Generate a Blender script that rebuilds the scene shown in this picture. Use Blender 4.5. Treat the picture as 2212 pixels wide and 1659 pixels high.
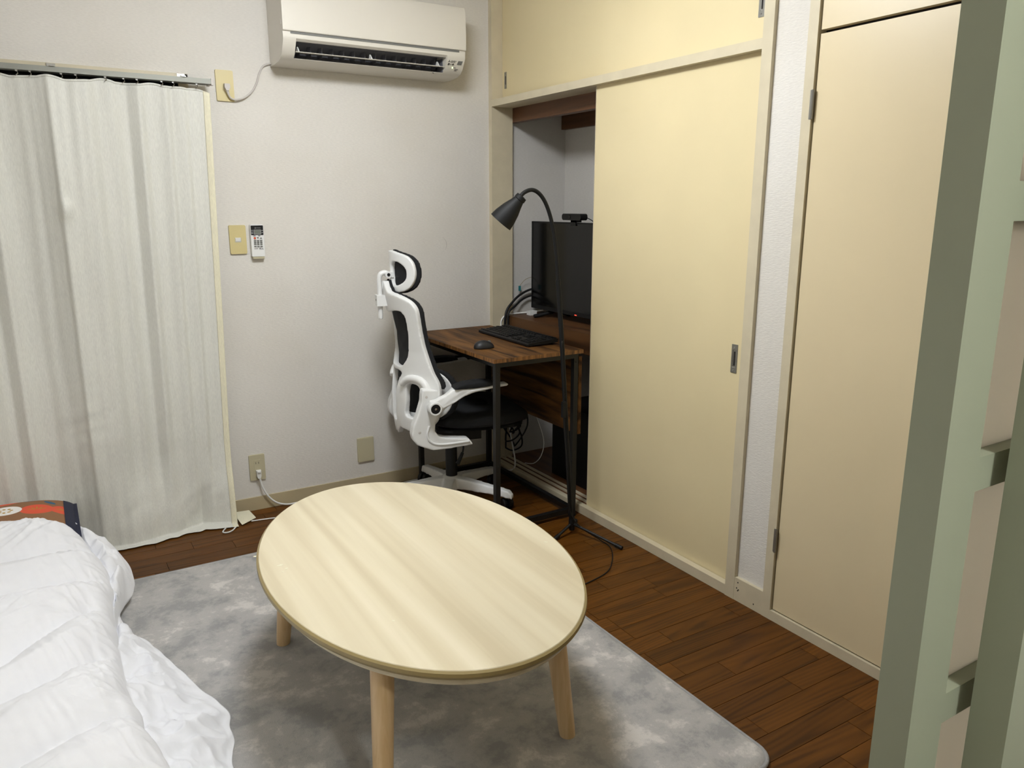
import bpy, bmesh, math, random
from mathutils import Vector, Matrix, noise as mnoise
random.seed(7)
for o in list(bpy.data.objects): bpy.data.objects.remove(o)
SC = bpy.context.scene
COL = SC.collection
def lin(r, g, b):
    f = lambda c: (c/255/12.92) if c/255 <= .04045 else ((c/255+.055)/1.055)**2.4
    return (f(r), f(g), f(b), 1)

# ------------------------------------------------------------------ camera
fw = Vector((.50770711, .83142133, -.22576993)); rt = Vector((.85348965, -.52110973, .00027028)); up = Vector((.11742619, .19282952, .97418061))
cd = bpy.data.cameras.new('camera'); cam = bpy.data.objects.new('camera', cd); COL.objects.link(cam)
cd.sensor_fit = 'HORIZONTAL'; cd.sensor_width = 36; cd.lens = 1661/2212*36; cd.clip_start = .02
m = Matrix((rt, up, -fw)).transposed().to_4x4(); m.translation = Vector((-1.948754, -3.408273, 1.347)); cam.matrix_world = m
SC.camera = cam
# ------------------------------------------------------------------ world, lamp, exposure
w = bpy.data.worlds.new('world'); SC.world = w; w.use_nodes = True
w.node_tree.nodes['Background'].inputs[0].default_value = (.9, .95, 1, 1)
w.node_tree.nodes['Background'].inputs[1].default_value = .04
LAMP = Vector((-1.12, -1.42, 2.30)); LAMP_POWER = 19.0
SC.view_settings.view_transform = 'Standard'; SC.view_settings.look = 'None'
SC.view_settings.gamma = 1; SC.view_settings.use_curve_mapping = False
SC.view_settings.exposure = 1.57

# ------------------------------------------------------------------ materials
def mat(name, col, rough=.5, metal=0, var=.04, vscale=8, bump=0, bscale=200, spec=.5, stretch=(1, 1, 1), coat=0, pos=True, sheen=0, emit=None, estr=0, trans=0, alpha=1):
    M = bpy.data.materials.new(name); M.use_nodes = True; nt = M.node_tree; N = nt.nodes; L = nt.links
    B = N['Principled BSDF']; B.inputs['Roughness'].default_value = rough; B.inputs['Metallic'].default_value = metal
    B.inputs['Specular IOR Level'].default_value = spec; B.inputs['Coat Weight'].default_value = coat; B.inputs['Sheen Weight'].default_value = sheen
    B.inputs['Transmission Weight'].default_value = trans; B.inputs['Alpha'].default_value = alpha
    if emit: B.inputs['Emission Color'].default_value = emit; B.inputs['Emission Strength'].default_value = estr
    g = N.new('ShaderNodeNewGeometry'); tc = N.new('ShaderNodeTexCoord')
    mp = N.new('ShaderNodeMapping'); mp.inputs['Scale'].default_value = stretch
    L.new(g.outputs['Position'] if pos else tc.outputs['Object'], mp.inputs['Vector'])
    n = N.new('ShaderNodeTexNoise'); n.inputs['Scale'].default_value = vscale; n.inputs['Detail'].default_value = 4
    L.new(mp.outputs['Vector'], n.inputs['Vector'])
    r = N.new('ShaderNodeValToRGB'); r.color_ramp.elements[0].position = .3; r.color_ramp.elements[1].position = .7
    c = Vector(col[:3]); r.color_ramp.elements[0].color = (*(c*(1-var)), 1); r.color_ramp.elements[1].color = (*[min(1, x) for x in c*(1+var)], 1)
    L.new(n.outputs['Fac'], r.inputs['Fac']); L.new(r.outputs['Color'], B.inputs['Base Color'])
    if bump:
        n2 = N.new('ShaderNodeTexNoise'); n2.inputs['Scale'].default_value = bscale; n2.inputs['Detail'].default_value = 3
        L.new(mp.outputs['Vector'], n2.inputs['Vector'])
        b = N.new('ShaderNodeBump'); b.inputs['Strength'].default_value = bump; b.inputs['Distance'].default_value = .004
        L.new(n2.outputs['Fac'], b.inputs['Height']); L.new(b.outputs['Normal'], B.inputs['Normal'])
    return M
def wood(name, cols, axis, scale=1.0, streak=(1.2, 26), rough=.4, bump=.1, rand=False, spec=.5, rings=.5, freq=38, rscale=.22, dist=.6, detail=6):
    """grain runs along axis ('X','Y','Z')"""
    M = bpy.data.materials.new(name); M.use_nodes = True; nt = M.node_tree; N = nt.nodes; L = nt.links
    B = N['Principled BSDF']; B.inputs['Roughness'].default_value = rough; B.inputs['Specular IOR Level'].default_value = spec
    g = N.new('ShaderNodeNewGeometry'); oi = N.new('ShaderNodeObjectInfo')
    mp = N.new('ShaderNodeMapping'); s = [streak[1]*scale]*3; s['XYZ'.index(axis)] = streak[0]*scale; mp.inputs['Scale'].default_value = s
    src = g.outputs['Position']
    if rand:
        mul = N.new('ShaderNodeMath'); mul.operation = 'MULTIPLY'; mul.inputs[1].default_value = 37.0; L.new(oi.outputs['Random'], mul.inputs[0])
        ad = N.new('ShaderNodeVectorMath'); ad.operation = 'ADD'; L.new(src, ad.inputs[0]); L.new(mul.outputs[0], ad.inputs[1]); src = ad.outputs[0]
    L.new(src, mp.inputs['Vector'])
    n = N.new('ShaderNodeTexNoise'); n.inputs['Scale'].default_value = 1; n.inputs['Detail'].default_value = detail; n.inputs['Distortion'].default_value = dist
    L.new(mp.outputs['Vector'], n.inputs['Vector'])
    wv = N.new('ShaderNodeMath'); wv.operation = 'MULTIPLY'; wv.inputs[1].default_value = freq
    n3 = N.new('ShaderNodeTexNoise'); n3.inputs['Scale'].default_value = rscale; n3.inputs['Detail'].default_value = 1; L.new(mp.outputs['Vector'], n3.inputs['Vector'])
    L.new(n3.outputs['Fac'], wv.inputs[0]); sn = N.new('ShaderNodeMath'); sn.operation = 'SINE'; L.new(wv.outputs[0], sn.inputs[0])
    sc = N.new('ShaderNodeMath'); sc.operation = 'MULTIPLY_ADD'; sc.inputs[1].default_value = .16*rings; L.new(sn.outputs[0], sc.inputs[0]); L.new(n.outputs['Fac'], sc.inputs[2])
    r = N.new('ShaderNodeValToRGB'); cr = r.color_ramp; cr.elements[0].position = .3; cr.elements[1].position = .72
    cr.elements[0].color = cols[0]; cr.elements[1].color = cols[-1]
    for i, c in enumerate(cols[1:-1]): e = cr.elements.new(.3+.42*(i+1)/(len(cols)-1)); e.color = c
    L.new(sc.outputs[0], r.inputs['Fac']); out = r.outputs['Color']
    if rand:
        hv = N.new('ShaderNodeHueSaturation'); mr = N.new('ShaderNodeMapRange'); mr.inputs['To Min'].default_value = .80; mr.inputs['To Max'].default_value = 1.16
        L.new(oi.outputs['Random'], mr.inputs['Value']); L.new(mr.outputs[0], hv.inputs['Value']); L.new(out, hv.inputs['Color']); out = hv.outputs['Color']
    L.new(out, B.inputs['Base Color'])
    b = N.new('ShaderNodeBump'); b.inputs['Strength'].default_value = bump; b.inputs['Distance'].default_value = .002
    L.new(n.outputs['Fac'], b.inputs['Height']); L.new(b.outputs['Normal'], B.inputs['Normal'])
    return M
def wallpaper(name, col):
    M = bpy.data.materials.new(name); M.use_nodes = True; nt = M.node_tree; N = nt.nodes; L = nt.links
    B = N['Principled BSDF']; B.inputs['Roughness'].default_value = .75; B.inputs['Specular IOR Level'].default_value = .25
    g = N.new('ShaderNodeNewGeometry'); mp = N.new('ShaderNodeMapping'); mp.inputs['Scale'].default_value = (70, 70, 330); L.new(g.outputs['Position'], mp.inputs['Vector'])
    n = N.new('ShaderNodeTexNoise'); n.inputs['Scale'].default_value = 1; n.inputs['Detail'].default_value = 3; L.new(mp.outputs['Vector'], n.inputs['Vector'])
    r = N.new('ShaderNodeValToRGB'); r.color_ramp.elements[0].position = .3; r.color_ramp.elements[1].position = .7
    c = Vector(col[:3]); r.color_ramp.elements[0].color = (*(c*.95), 1); r.color_ramp.elements[1].color = (*[min(1, x*1.03) for x in c], 1)
    L.new(n.outputs['Fac'], r.inputs['Fac'])
    n2 = N.new('ShaderNodeTexNoise'); n2.inputs['Scale'].default_value = 2.2; n2.inputs['Detail'].default_value = 5; L.new(g.outputs['Position'], n2.inputs['Vector'])
    mx = N.new('ShaderNodeMix'); mx.data_type = 'RGBA'; mx.blend_type = 'MULTIPLY'
    r2 = N.new('ShaderNodeValToRGB'); r2.color_ramp.elements[0].position = .3; r2.color_ramp.elements[0].color = (.95, .94, .92, 1); r2.color_ramp.elements[1].position = .6; r2.color_ramp.elements[1].color = (1, 1, 1, 1)
    L.new(n2.outputs['Fac'], r2.inputs['Fac']); mx.inputs[0].default_value = 1
    L.new(r.outputs['Color'], mx.inputs[6]); L.new(r2.outputs['Color'], mx.inputs[7]); L.new(mx.outputs[2], B.inputs['Base Color'])
    b = N.new('ShaderNodeBump'); b.inputs['Strength'].default_value = .35; b.inputs['Distance'].default_value = .003
    L.new(n.outputs['Fac'], b.inputs['Height']); L.new(b.outputs['Normal'], B.inputs['Normal'])
    return M

MT = {}
MT['wall'] = wallpaper('wallpaper_white', lin(219, 215, 208))
MT['closet_wall'] = wallpaper('wallpaper_closet', lin(205, 202, 197))
MT['ceiling'] = mat('ceiling_paper', lin(200, 194, 184), .8, bump=.2, bscale=120)
MT['cream'] = mat('cream_door_paint', lin(219, 204, 163), .38, var=.035, vscale=2.2, bump=.03, bscale=60)
MT['cream2'] = mat('cream_door_paint_pale', lin(217, 201, 165), .36, var=.03, vscale=2.0, bump=.03, bscale=60)
MT['trim'] = mat('trim_paint', lin(203, 192, 165), .45, var=.05, vscale=14, bump=.06, bscale=90)
MT['base'] = mat('baseboard_vinyl', lin(182, 168, 136), .5, var=.04)
MT['brownbeam'] = wood('brown_beam_wood', [lin(72, 44, 24), lin(94, 60, 34), lin(106, 68, 40)], 'Y', rough=.5)
MT['closetfloor'] = wood('closet_plywood', [lin(92, 58, 32), lin(116, 76, 44)], 'Y', rough=.5)
MT['dark'] = mat('dark_gap', lin(30, 24, 20), .8)
MT['floor'] = wood('oak_plank', [lin(72, 42, 9), lin(88, 52, 12), lin(94, 56, 14), lin(101, 61, 17)], 'X', 1.0, (3.0, 34), .42, .10, True, spec=.2, rings=.75, freq=150, rscale=.20, dist=.3)
MT['floorbase'] = mat('floor_joint', lin(34, 20, 10), .7)
MT['desk'] = wood('rustic_desk_wood', [lin(46, 28, 12), lin(86, 56, 26), lin(110, 74, 36), lin(124, 85, 43)], 'Y', 1.0, (3, 30), .6, .1, rings=.4, spec=.25)
MT['deskedge'] = wood('rustic_edge', [lin(48, 28, 12), lin(118, 78, 38), lin(150, 104, 54)], 'Z', 1.0, (8, 70), .5, .05, rings=.2)
MT['shelf'] = wood('shelf_wood', [lin(58, 36, 18), lin(88, 57, 30), lin(98, 65, 35)], 'Y', 1.0, (2, 24), .45, .05)
MT['table'] = wood('pale_birch', [lin(201, 188, 158), lin(211, 199, 170), lin(217, 206, 178), lin(223, 212, 186)], 'Y', 1.0, (.5, 17), .34, .03, rings=.5, freq=55, dist=.15)
MT['tableedge'] = mat('olive_edge_band', lin(150, 132, 88), .35, var=.05, vscale=6)
MT['leg'] = wood('beech_leg', [lin(196, 164, 120), lin(212, 184, 142)], 'Z', 1.0, (4, 80), .4, .04)
MT['blackmetal'] = mat('black_metal', lin(14, 13, 12), .45, 0, var=.1)
MT['blackplastic'] = mat('black_plastic', lin(14, 14, 15), .48, var=.08, spec=.35)
MT['blackfabric'] = mat('black_mesh_fabric', lin(12, 13, 16), .85, var=.25, vscale=500, bump=.5, bscale=700)
MT['screen'] = mat('black_screen', lin(6, 6, 7), .16, var=.02)
MT['whiteplastic'] = mat('white_plastic', lin(226, 226, 224), .36, var=.015, vscale=3)
MT['acwhite'] = mat('ac_white', lin(213, 208, 197), .36, var=.012, vscale=3)
MT['acdark'] = mat('ac_dark_grey', lin(112, 112, 118), .5)
MT['beige'] = mat('beige_plate', lin(205, 190, 138), .38, var=.02)
MT['beigegrey'] = mat('beige_grey_plate', lin(190, 182, 152), .4, var=.02)
MT['chrome'] = mat('chrome', lin(190, 190, 188), .22, 1)
MT['steel'] = mat('brushed_steel', lin(150, 148, 142), .35, .9, var=.05, vscale=40)
MT['alu'] = mat('aluminium', lin(158, 158, 152), .4, .75)
MT['railgrey'] = mat('rail_grey', lin(140, 140, 132), .5, .4)
MT['matteblack'] = mat('matte_black', lin(15, 15, 15), .62, var=.06, spec=.3)
MT['white'] = mat('white_cable', lin(226, 226, 222), .45)
MT['greycable'] = mat('grey_cable', lin(196, 190, 184), .5)
MT['ink'] = mat('printed_ink', lin(60, 56, 52), .6)
MT['inklight'] = mat('printed_light_ink', lin(170, 170, 170), .6)
MT['display'] = mat('lcd_grey', lin(112, 116, 108), .3)
MT['button'] = mat('grey_button', lin(112, 112, 108), .6)
MT['redbutton'] = mat('red_button', lin(205, 84, 52), .5)
MT['led'] = mat('green_led', lin(200, 240, 140), .4, emit=(.7, 1, .35, 1), estr=2.5)
MT['teal'] = mat('teal_tag', lin(40, 120, 125), .5)
MT['gold'] = mat('thin_wire', lin(140, 130, 90), .5)
MT['bluelabel'] = mat('blue_label', lin(52, 60, 140), .5)
MT['duvet'] = mat('white_cotton', lin(229, 229, 233), .8, var=.012, vscale=30, bump=.35, bscale=26, sheen=.15, spec=.25)
MT['sheet'] = mat('mattress_cotton', lin(226, 226, 226), .85)
MT['doorpaint'] = mat('grey_green_paint', lin(158, 164, 144), .4, var=.03, vscale=5)
MT['led_red'] = mat('red_led', lin(180, 30, 20), .4, emit=(1, .08, .04, 1), estr=.5)
MT['lampdiff'] = mat('lamp_diffuser', lin(250, 250, 245), .4, emit=(.92, .96, 1, 1), estr=LAMP_POWER)
MT['filldiff'] = mat('kitchen_fill_diffuser', lin(250, 250, 245), .4, emit=(.97, 1, .95, 1), estr=56)
def frosted():
    M = bpy.data.materials.new('frosted_glass'); M.use_nodes = True; N = M.node_tree.nodes; L = M.node_tree.links
    B = N['Principled BSDF']; B.inputs['Base Color'].default_value = lin(190, 180, 162); B.inputs['Roughness'].default_value = .5
    T = N.new('ShaderNodeBsdfTranslucent'); T.inputs['Color'].default_value = lin(226, 220, 208); X = N.new('ShaderNodeMixShader'); X.inputs[0].default_value = .72
    n = N.new('ShaderNodeTexNoise'); n.inputs['Scale'].default_value = 160; b = N.new('ShaderNodeBump'); b.inputs['Strength'].default_value = .3
    g = N.new('ShaderNodeNewGeometry'); L.new(g.outputs['Position'], n.inputs['Vector']); L.new(n.outputs['Fac'], b.inputs['Height']); L.new(b.outputs['Normal'], B.inputs['Normal'])
    L.new(B.outputs[0], X.inputs[1]); L.new(T.outputs[0], X.inputs[2]); L.new(X.outputs[0], N['Material Output'].inputs['Surface'])
    return M
MT['frost'] = frosted()
MT['nightglass'] = mat('night_glass', lin(20, 22, 26), .08)
def rugmat():
    M = bpy.data.materials.new('grey_velour'); M.use_nodes = True; N = M.node_tree.nodes; L = M.node_tree.links
    B = N['Principled BSDF']; B.inputs['Roughness'].default_value = .9; B.inputs['Sheen Weight'].default_value = .35; B.inputs['Specular IOR Level'].default_value = .15
    g = N.new('ShaderNodeNewGeometry')
    n = N.new('ShaderNodeTexNoise'); n.inputs['Scale'].default_value = 7; n.inputs['Detail'].default_value = 10; n.inputs['Roughness'].default_value = .72; n.inputs['Distortion'].default_value = .15
    L.new(g.outputs['Position'], n.inputs['Vector'])
    r = N.new('ShaderNodeValToRGB'); e = r.color_ramp.elements; e[0].position = .40; e[0].color = lin(146, 145, 144); e[1].position = .62; e[1].color = lin(204, 199, 194)
    x = e.new(.5); x.color = lin(172, 169, 166); x = e.new(.54); x.color = lin(172, 169, 166)
    L.new(n.outputs['Fac'], r.inputs['Fac']); L.new(r.outputs['Color'], B.inputs['Base Color'])
    n2 = N.new('ShaderNodeTexNoise'); n2.inputs['Scale'].default_value = 380; b = N.new('ShaderNodeBump'); b.inputs['Strength'].default_value = .4; b.inputs['Distance'].default_value = .003
    L.new(g.outputs['Position'], n2.inputs['Vector']); L.new(n2.outputs['Fac'], b.inputs['Height']); L.new(b.outputs['Normal'], B.inputs['Normal'])
    return M
MT['rug'] = rugmat()
MT['rugedge'] = mat('rug_piping', lin(152, 151, 150), .85, var=.05, vscale=60, bump=.3, bscale=300)
def curtainmat(name, col):
    M = bpy.data.materials.new(name); M.use_nodes = True; N = M.node_tree.nodes; L = M.node_tree.links
    B = N['Principled BSDF']; B.inputs['Roughness'].default_value = .5; B.inputs['Sheen Weight'].default_value = .2; B.inputs['Specular IOR Level'].default_value = .4
    g = N.new('ShaderNodeNewGeometry'); mp = N.new('ShaderNodeMapping'); mp.inputs['Scale'].default_value = (420, 420, 60); L.new(g.outputs['Position'], mp.inputs['Vector'])
    n = N.new('ShaderNodeTexNoise'); n.inputs['Scale'].default_value = 1; n.inputs['Detail'].default_value = 2; L.new(mp.outputs['Vector'], n.inputs['Vector'])
    r = N.new('ShaderNodeValToRGB'); c = Vector(col[:3]); r.color_ramp.elements[0].position = .35; r.color_ramp.elements[0].color = (*(c*.93), 1); r.color_ramp.elements[1].position = .65; r.color_ramp.elements[1].color = (*[min(1, x*1.04) for x in c], 1)
    L.new(n.outputs['Fac'], r.inputs['Fac']); L.new(r.outputs['Color'], B.inputs['Base Color'])
    b = N.new('ShaderNodeBump'); b.inputs['Strength'].default_value = .12; b.inputs['Distance'].default_value = .002
    L.new(n.outputs['Fac'], b.inputs['Height']); L.new(b.outputs['Normal'], B.inputs['Normal'])
    return M
MT['curtain'] = curtainmat('curtain_fabric', lin(213, 212, 204))
MT['hem'] = curtainmat('curtain_hem', lin(226, 220, 194))

# ------------------------------------------------------------------ helpers
def setp(o, label=None, cat=None, group=None, kind=None):
    if label: o['label'] = label
    if cat: o['category'] = cat
    if group: o['group'] = group
    if kind: o['kind'] = kind
    return o
def thing(name, label, cat, loc=(0, 0, 0), rotz=0, group=None):
    o = bpy.data.objects.new(name, None); o.empty_display_size = .05; COL.objects.link(o); o.location = loc; o.rotation_euler = (0, 0, rotz)
    return setp(o, label, cat, group)
def link(name, me, material, parent=None, local=False, smooth=False):
    """link mesh; world-space verts unless local=True (verts in parent's space)"""
    co = [v.co for v in me.vertices]
    c = Vector(((min(v.x for v in co)+max(v.x for v in co))/2, (min(v.y for v in co)+max(v.y for v in co))/2, min(v.z for v in co)))
    me.transform(Matrix.Translation(-c))
    o = bpy.data.objects.new(name, me); COL.objects.link(o)
    if material:
        for mm in (material if isinstance(material, list) else [material]): me.materials.append(mm)
    if smooth:
        for p in me.polygons: p.use_smooth = True
        if smooth is not True:
            me.set_sharp_from_angle(angle=smooth)
    o.location = c
    if parent and local is True:
        q = parent
        while q.parent: o.location = o.location-q.location; q = q.parent
    if parent:
        o.parent = parent
        if not local:
            pos = Vector((0, 0, 0)); q = parent
            while q: pos += q.location; q = q.parent
            o.location = c-pos
    return o
def fin(name, bm, material, parent=None, local=False, smooth=False, bevel=0, seg=2):
    if bevel:
        es = [e for e in bm.edges if len(e.link_faces) == 2 and e.calc_face_angle(0) > .5]
        bmesh.ops.bevel(bm, geom=es, offset=bevel, segments=seg, affect='EDGES', profile=.5, clamp_overlap=True)
        if not smooth: smooth = .6
    bmesh.ops.recalc_face_normals(bm, faces=bm.faces[:])
    me = bpy.data.meshes.new(name); bm.to_mesh(me); bm.free()
    return link(name, me, material, parent, local, smooth)
def abox(bm, x0, x1, y0, y1, z0, z1, M=None):
    vs = [bm.verts.new((x, y, z)) for z in (z0, z1) for y in (y0, y1) for x in (x0, x1)]
    if M is not None:
        for v in vs: v.co = M @ v.co
    for f in ((0, 2, 3, 1), (4, 5, 7, 6), (0, 1, 5, 4), (2, 6, 7, 3), (0, 4, 6, 2), (1, 3, 7, 5)): bm.faces.new([vs[i] for i in f])
    return vs
def box(name, x0, x1, y0, y1, z0, z1, material, parent=None, bevel=0, local=False):
    bm = bmesh.new(); abox(bm, min(x0, x1), max(x0, x1), min(y0, y1), max(y0, y1), z0, z1)
    return fin(name, bm, material, parent, local, bevel=bevel)
def struct(o): o['kind'] = 'structure'; return o
def catmull(pts, n=10):
    P = [Vector(p) for p in pts]; out = []
    for i in range(len(P)-1):
        p0 = P[max(i-1, 0)]; p1 = P[i]; p2 = P[i+1]; p3 = P[min(i+2, len(P)-1)]
        for k in range(n):
            t = k/n; out.append(.5*((2*p1)+(p2-p0)*t+(2*p0-5*p1+4*p2-p3)*t*t+(3*p1-p0-3*p2+p3)*t**3))
    out.append(P[-1]); return out
def atube(bm, pts, r, sides=10, n=8, curve=True):
    P = catmull(pts, n) if curve and len(pts) > 2 else [Vector(p) for p in pts]
    R = r if callable(r) else (lambda t: r)
    rings = []; T0 = (P[1]-P[0]).normalized()
    N = T0.orthogonal().normalized()
    for i, p in enumerate(P):
        T = (P[min(i+1, len(P)-1)]-P[max(i-1, 0)]).normalized()
        N = (N-T*N.dot(T)).normalized(); Bn = T.cross(N); rr = R(i/(len(P)-1))
        rings.append([bm.verts.new(p+rr*(math.cos(a)*N+math.sin(a)*Bn)) for a in (2*math.pi*k/sides for k in range(sides))])
    for a, b in zip(rings, rings[1:]):
        for k in range(sides): bm.faces.new((a[k], a[(k+1) % sides], b[(k+1) % sides], b[k]))
    bm.faces.new(rings[0][::-1]); bm.faces.new(rings[-1])
def tube(name, pts, r, material, parent=None, local=False, sides=10, n=8, curve=True):
    bm = bmesh.new(); atube(bm, pts, r, sides, n, curve); return fin(name, bm, material, parent, local, smooth=.8)
def alathe(bm, prof, M=Matrix.Identity(4), n=32, close=True):
    rings = []
    for r, z in prof: rings.append([bm.verts.new(M @ Vector((r*math.cos(2*math.pi*k/n), r*math.sin(2*math.pi*k/n), z))) for k in range(n)])
    for a, b in zip(rings, rings[1:]):
        for k in range(n): bm.faces.new((a[k], a[(k+1) % n], b[(k+1) % n], b[k]))
    if close: bm.faces.new(rings[0][::-1]); bm.faces.new(rings[-1])
def lathe(name, prof, M, material, parent=None, local=False, n=32, smooth=.7):
    bm = bmesh.new(); alathe(bm, prof, M, n); return fin(name, bm, material, parent, local, smooth=smooth)
def aextr(bm, pts, f0, f1):
    """prism between two maps of 2D pts"""
    a = [bm.verts.new(f0(p)) for p in pts]; b = [bm.verts.new(f1(p)) for p in pts]; n = len(pts)
    bm.faces.new(a); bm.faces.new(b[::-1])
    for i in range(n): bm.faces.new((a[i], b[i], b[(i+1) % n], a[(i+1) % n]))
def rrect(w, h, r, n=4):
    out = []
    for cx, cy, a0 in ((w/2-r, h/2-r, 0), (-w/2+r, h/2-r, 90), (-w/2+r, -h/2+r, 180), (w/2-r, -h/2+r, 270)):
        for k in range(n+1): a = math.radians(a0+90*k/n); out.append((cx+r*math.cos(a), cy+r*math.sin(a)))
    return out
def bake(o):
    dg = bpy.context.evaluated_depsgraph_get(); dg.update()
    me = bpy.data.meshes.new_from_object(o.evaluated_get(dg)); old = o.data
    o.modifiers.clear(); o.data = me; me.name = old.name; bpy.data.meshes.remove(old); return o
def organic(name, bm, voxel, smooth_it, material, parent=None, local=False, solid=0):
    bmesh.ops.recalc_face_normals(bm, faces=bm.faces[:])
    me = bpy.data.meshes.new(name); bm.to_mesh(me); bm.free()
    t = bpy.data.objects.new(name+'_tmp', me); COL.objects.link(t)
    if solid:
        s = t.modifiers.new('s', 'SOLIDIFY'); s.thickness = solid; s.offset = 0
    r = t.modifiers.new('r', 'REMESH'); r.mode = 'VOXEL'; r.voxel_size = voxel; r.use_smooth_shade = True
    if smooth_it: s = t.modifiers.new('m', 'SMOOTH'); s.iterations = smooth_it; s.factor = .5
    bake(t); me = t.data; bpy.data.objects.remove(t)
    return link(name, me, material, parent, local, True)
def text(name, body, size, M, material, parent, local=False, align='LEFT'):
    c = bpy.data.curves.new(name, 'FONT'); c.body = body; c.size = size; c.extrude = .0002; c.align_x = align; c.resolution_u = 2
    t = bpy.data.objects.new(name+'_tmp', c); COL.objects.link(t)
    dg = bpy.context.evaluated_depsgraph_get(); dg.update(); me = bpy.data.meshes.new_from_object(t.evaluated_get(dg)); bpy.data.objects.remove(t)
    me.transform(M); me.materials.clear()
    return link(name, me, material, parent, local)
def axes(o, x, y, z):
    M = Matrix((Vector(x), Vector(y), Vector(z))).transposed().to_4x4(); M.translation = Vector(o); return M

# ================================================================== room shell
H = 2.42; XL = -2.85; YF = -3.03
struct(box('wall_back', XL-.1, .0, 0, .1, 0, H, MT['wall']))
struct(box('wall_left', XL-.1, XL, YF-.06, 0, 0, H, MT['wall']))
struct(box('ceiling', XL-.1, .56, -4.6, .1, H, H+.05, MT['ceiling']))
wb = bpy.data.objects['wall_back']; bm = bmesh.new(); atube(bm, [(-.262, -.0003, 1.200), (-.245, -.0003, 1.182), (-.240, -.0003, 1.159), (-.248, -.0003, 1.137)], lambda q: .0004+.0012*math.sin(math.pi*q), 6)
for v in bm.verts: v.co.y = max(-.0006, v.co.y)
fin('scuff_mark', bm, MT['greycable'], wb, smooth=True)
# front wall with the doorway the picture is taken from
struct(box('wall_front', XL, -2.62, -3.16, -3.03, 0, H, MT['wall']))
struct(box('wall_front_lintel', -2.62, -.42, -3.16, -3.03, 2.02, H, MT['wall']))
struct(box('wall_front_pier', -.42, .0, -3.16, -3.03, 0, H, MT['wall']))
struct(box('wall_kitchen_back', XL-.1, .1, -4.7, -4.6, 0, H, MT['wall']))
struct(box('wall_kitchen_left', XL-.1, XL, -4.6, -3.16, 0, H, MT['wall']))
struct(box('wall_kitchen_right', .0, .1, -4.6, -3.16, 0, H, MT['wall']))
# wardrobe side wall
wr = struct(box('wall_right', .012, .05, -1.836, -1.711, .085, H, MT['wall']))
struct(box('wall_closet_left', .0, .56, 0, .05, 0, H, MT['closet_wall']))
struct(box('wall_closet_back', .456, .5, -1.72, 0, 0, H, MT['closet_wall']))
struct(box('wall_closet_right', .14, .456, -1.72, -1.69, 0, H, MT['closet_wall']))
struct(box('wall_wardrobe_back', .456, .5, -3.16, -1.72, 0, H, MT['closet_wall']))
# floor with separate planks
fl = struct(box('floor', XL, .12, -4.6, 0, -.04, -.0065, MT['floorbase']))
pm = bmesh.new(); abox(pm, -.5, .5, -.5, .5, 0, 1); pme = bpy.data.meshes.new('plank'); pm.to_mesh(pme); pm.free(); pme.materials.append(MT['floor'])
rnd = random.Random(11); PW = .0757; y = -1.730
while y < 0: y += PW
row = 0
y0 = y
while y0 > -3.60:
    ya = min(y0, 0); yb = y0-PW
    x = -rnd.uniform(.05, .5); xs = [0.0]
    if row % 4 == 1: x = -.46
    while x > XL+.12: xs.append(x); x -= rnd.choice((.30, .45, .60, .76, .9))
    xs.append(XL)
    for xa, xb in zip(xs, xs[1:]):
        o = bpy.data.objects.new('plank', pme); COL.objects.link(o); o.parent = fl
        o.location = Vector(((xa+xb)/2, (ya+yb)/2, -.006+rnd.uniform(-.0003, 0)))-fl.location
        o.scale = (xa-xb-.0016, ya-yb-.0016, .006)
    y0 = yb; row += 1
# baseboard on the back wall
bm = bmesh.new(); abox(bm, XL, 0, -.008, 0, 0, .061); struct(fin('baseboard_back', bm, MT['base'], bevel=.003))
bm = bmesh.new(); abox(bm, XL, XL+.008, -3.03, 0, 0, .061); struct(fin('baseboard_left', bm, MT['base'], bevel=.003))
# closet joinery
struct(box('trim_1', 0, .118, -.029, 0, 0, H, MT['trim'], bevel=.002))
struct(box('trim_2', 0, .118, -1.671, -.029, 1.811, 1.842, MT['trim'], bevel=.002))
struct(box('trim_3', -.002, .118, -1.711, -1.671, 0, H, MT['trim'], bevel=.002))
struct(box('trim_4', -.002, .10, -1.869, -1.836, 0, H, MT['trim'], bevel=.002))
struct(box('trim_5', -.001, .05, -1.836, -1.711, 0, .085, MT['trim'], bevel=.002))
t5 = bpy.data.objects['trim_5']
for yy, zz in ((-1.727, .070), (-1.723, .048), (-1.731, .044), (-1.728, .040), (-1.80, .022)): box('nail_hole', -.0014, -.0008, yy-.002, yy+.002, zz-.0025, zz+.0025, MT['dark'], t5)
struct(box('trim_6', -.002, .10, -3.03, -1.869, 0, .034, MT['trim'], bevel=.002))
sill = struct(box('trim_7', 0, .028, -1.671, -.029, 0, .038, MT['trim'], bevel=.002))
gb = box('sill_groove', .028, .118, -1.671, -.029, 0, .030, MT['closetfloor'], sill)
for xa in (.052, .086): box('sill_rail', xa, xa+.012, -1.671, -.029, .030, .037, MT['trim'], sill)
struct(box('floor_closet', .118, .456, -1.69, 0, -.03, .03, MT['closetfloor']))
beam = struct(box('trim_8', .118, .16, -1.69, 0, 1.745, 1.842, MT['brownbeam'], bevel=.002))
struct(box('trim_9', .43, .456, -1.69, 0, 1.728, 1.80, MT['brownbeam'], bevel=.002))
struct(box('ceiling_closet', .118, .456, -1.69, 0, 1.842, 1.86, MT['brownbeam']))
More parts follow.
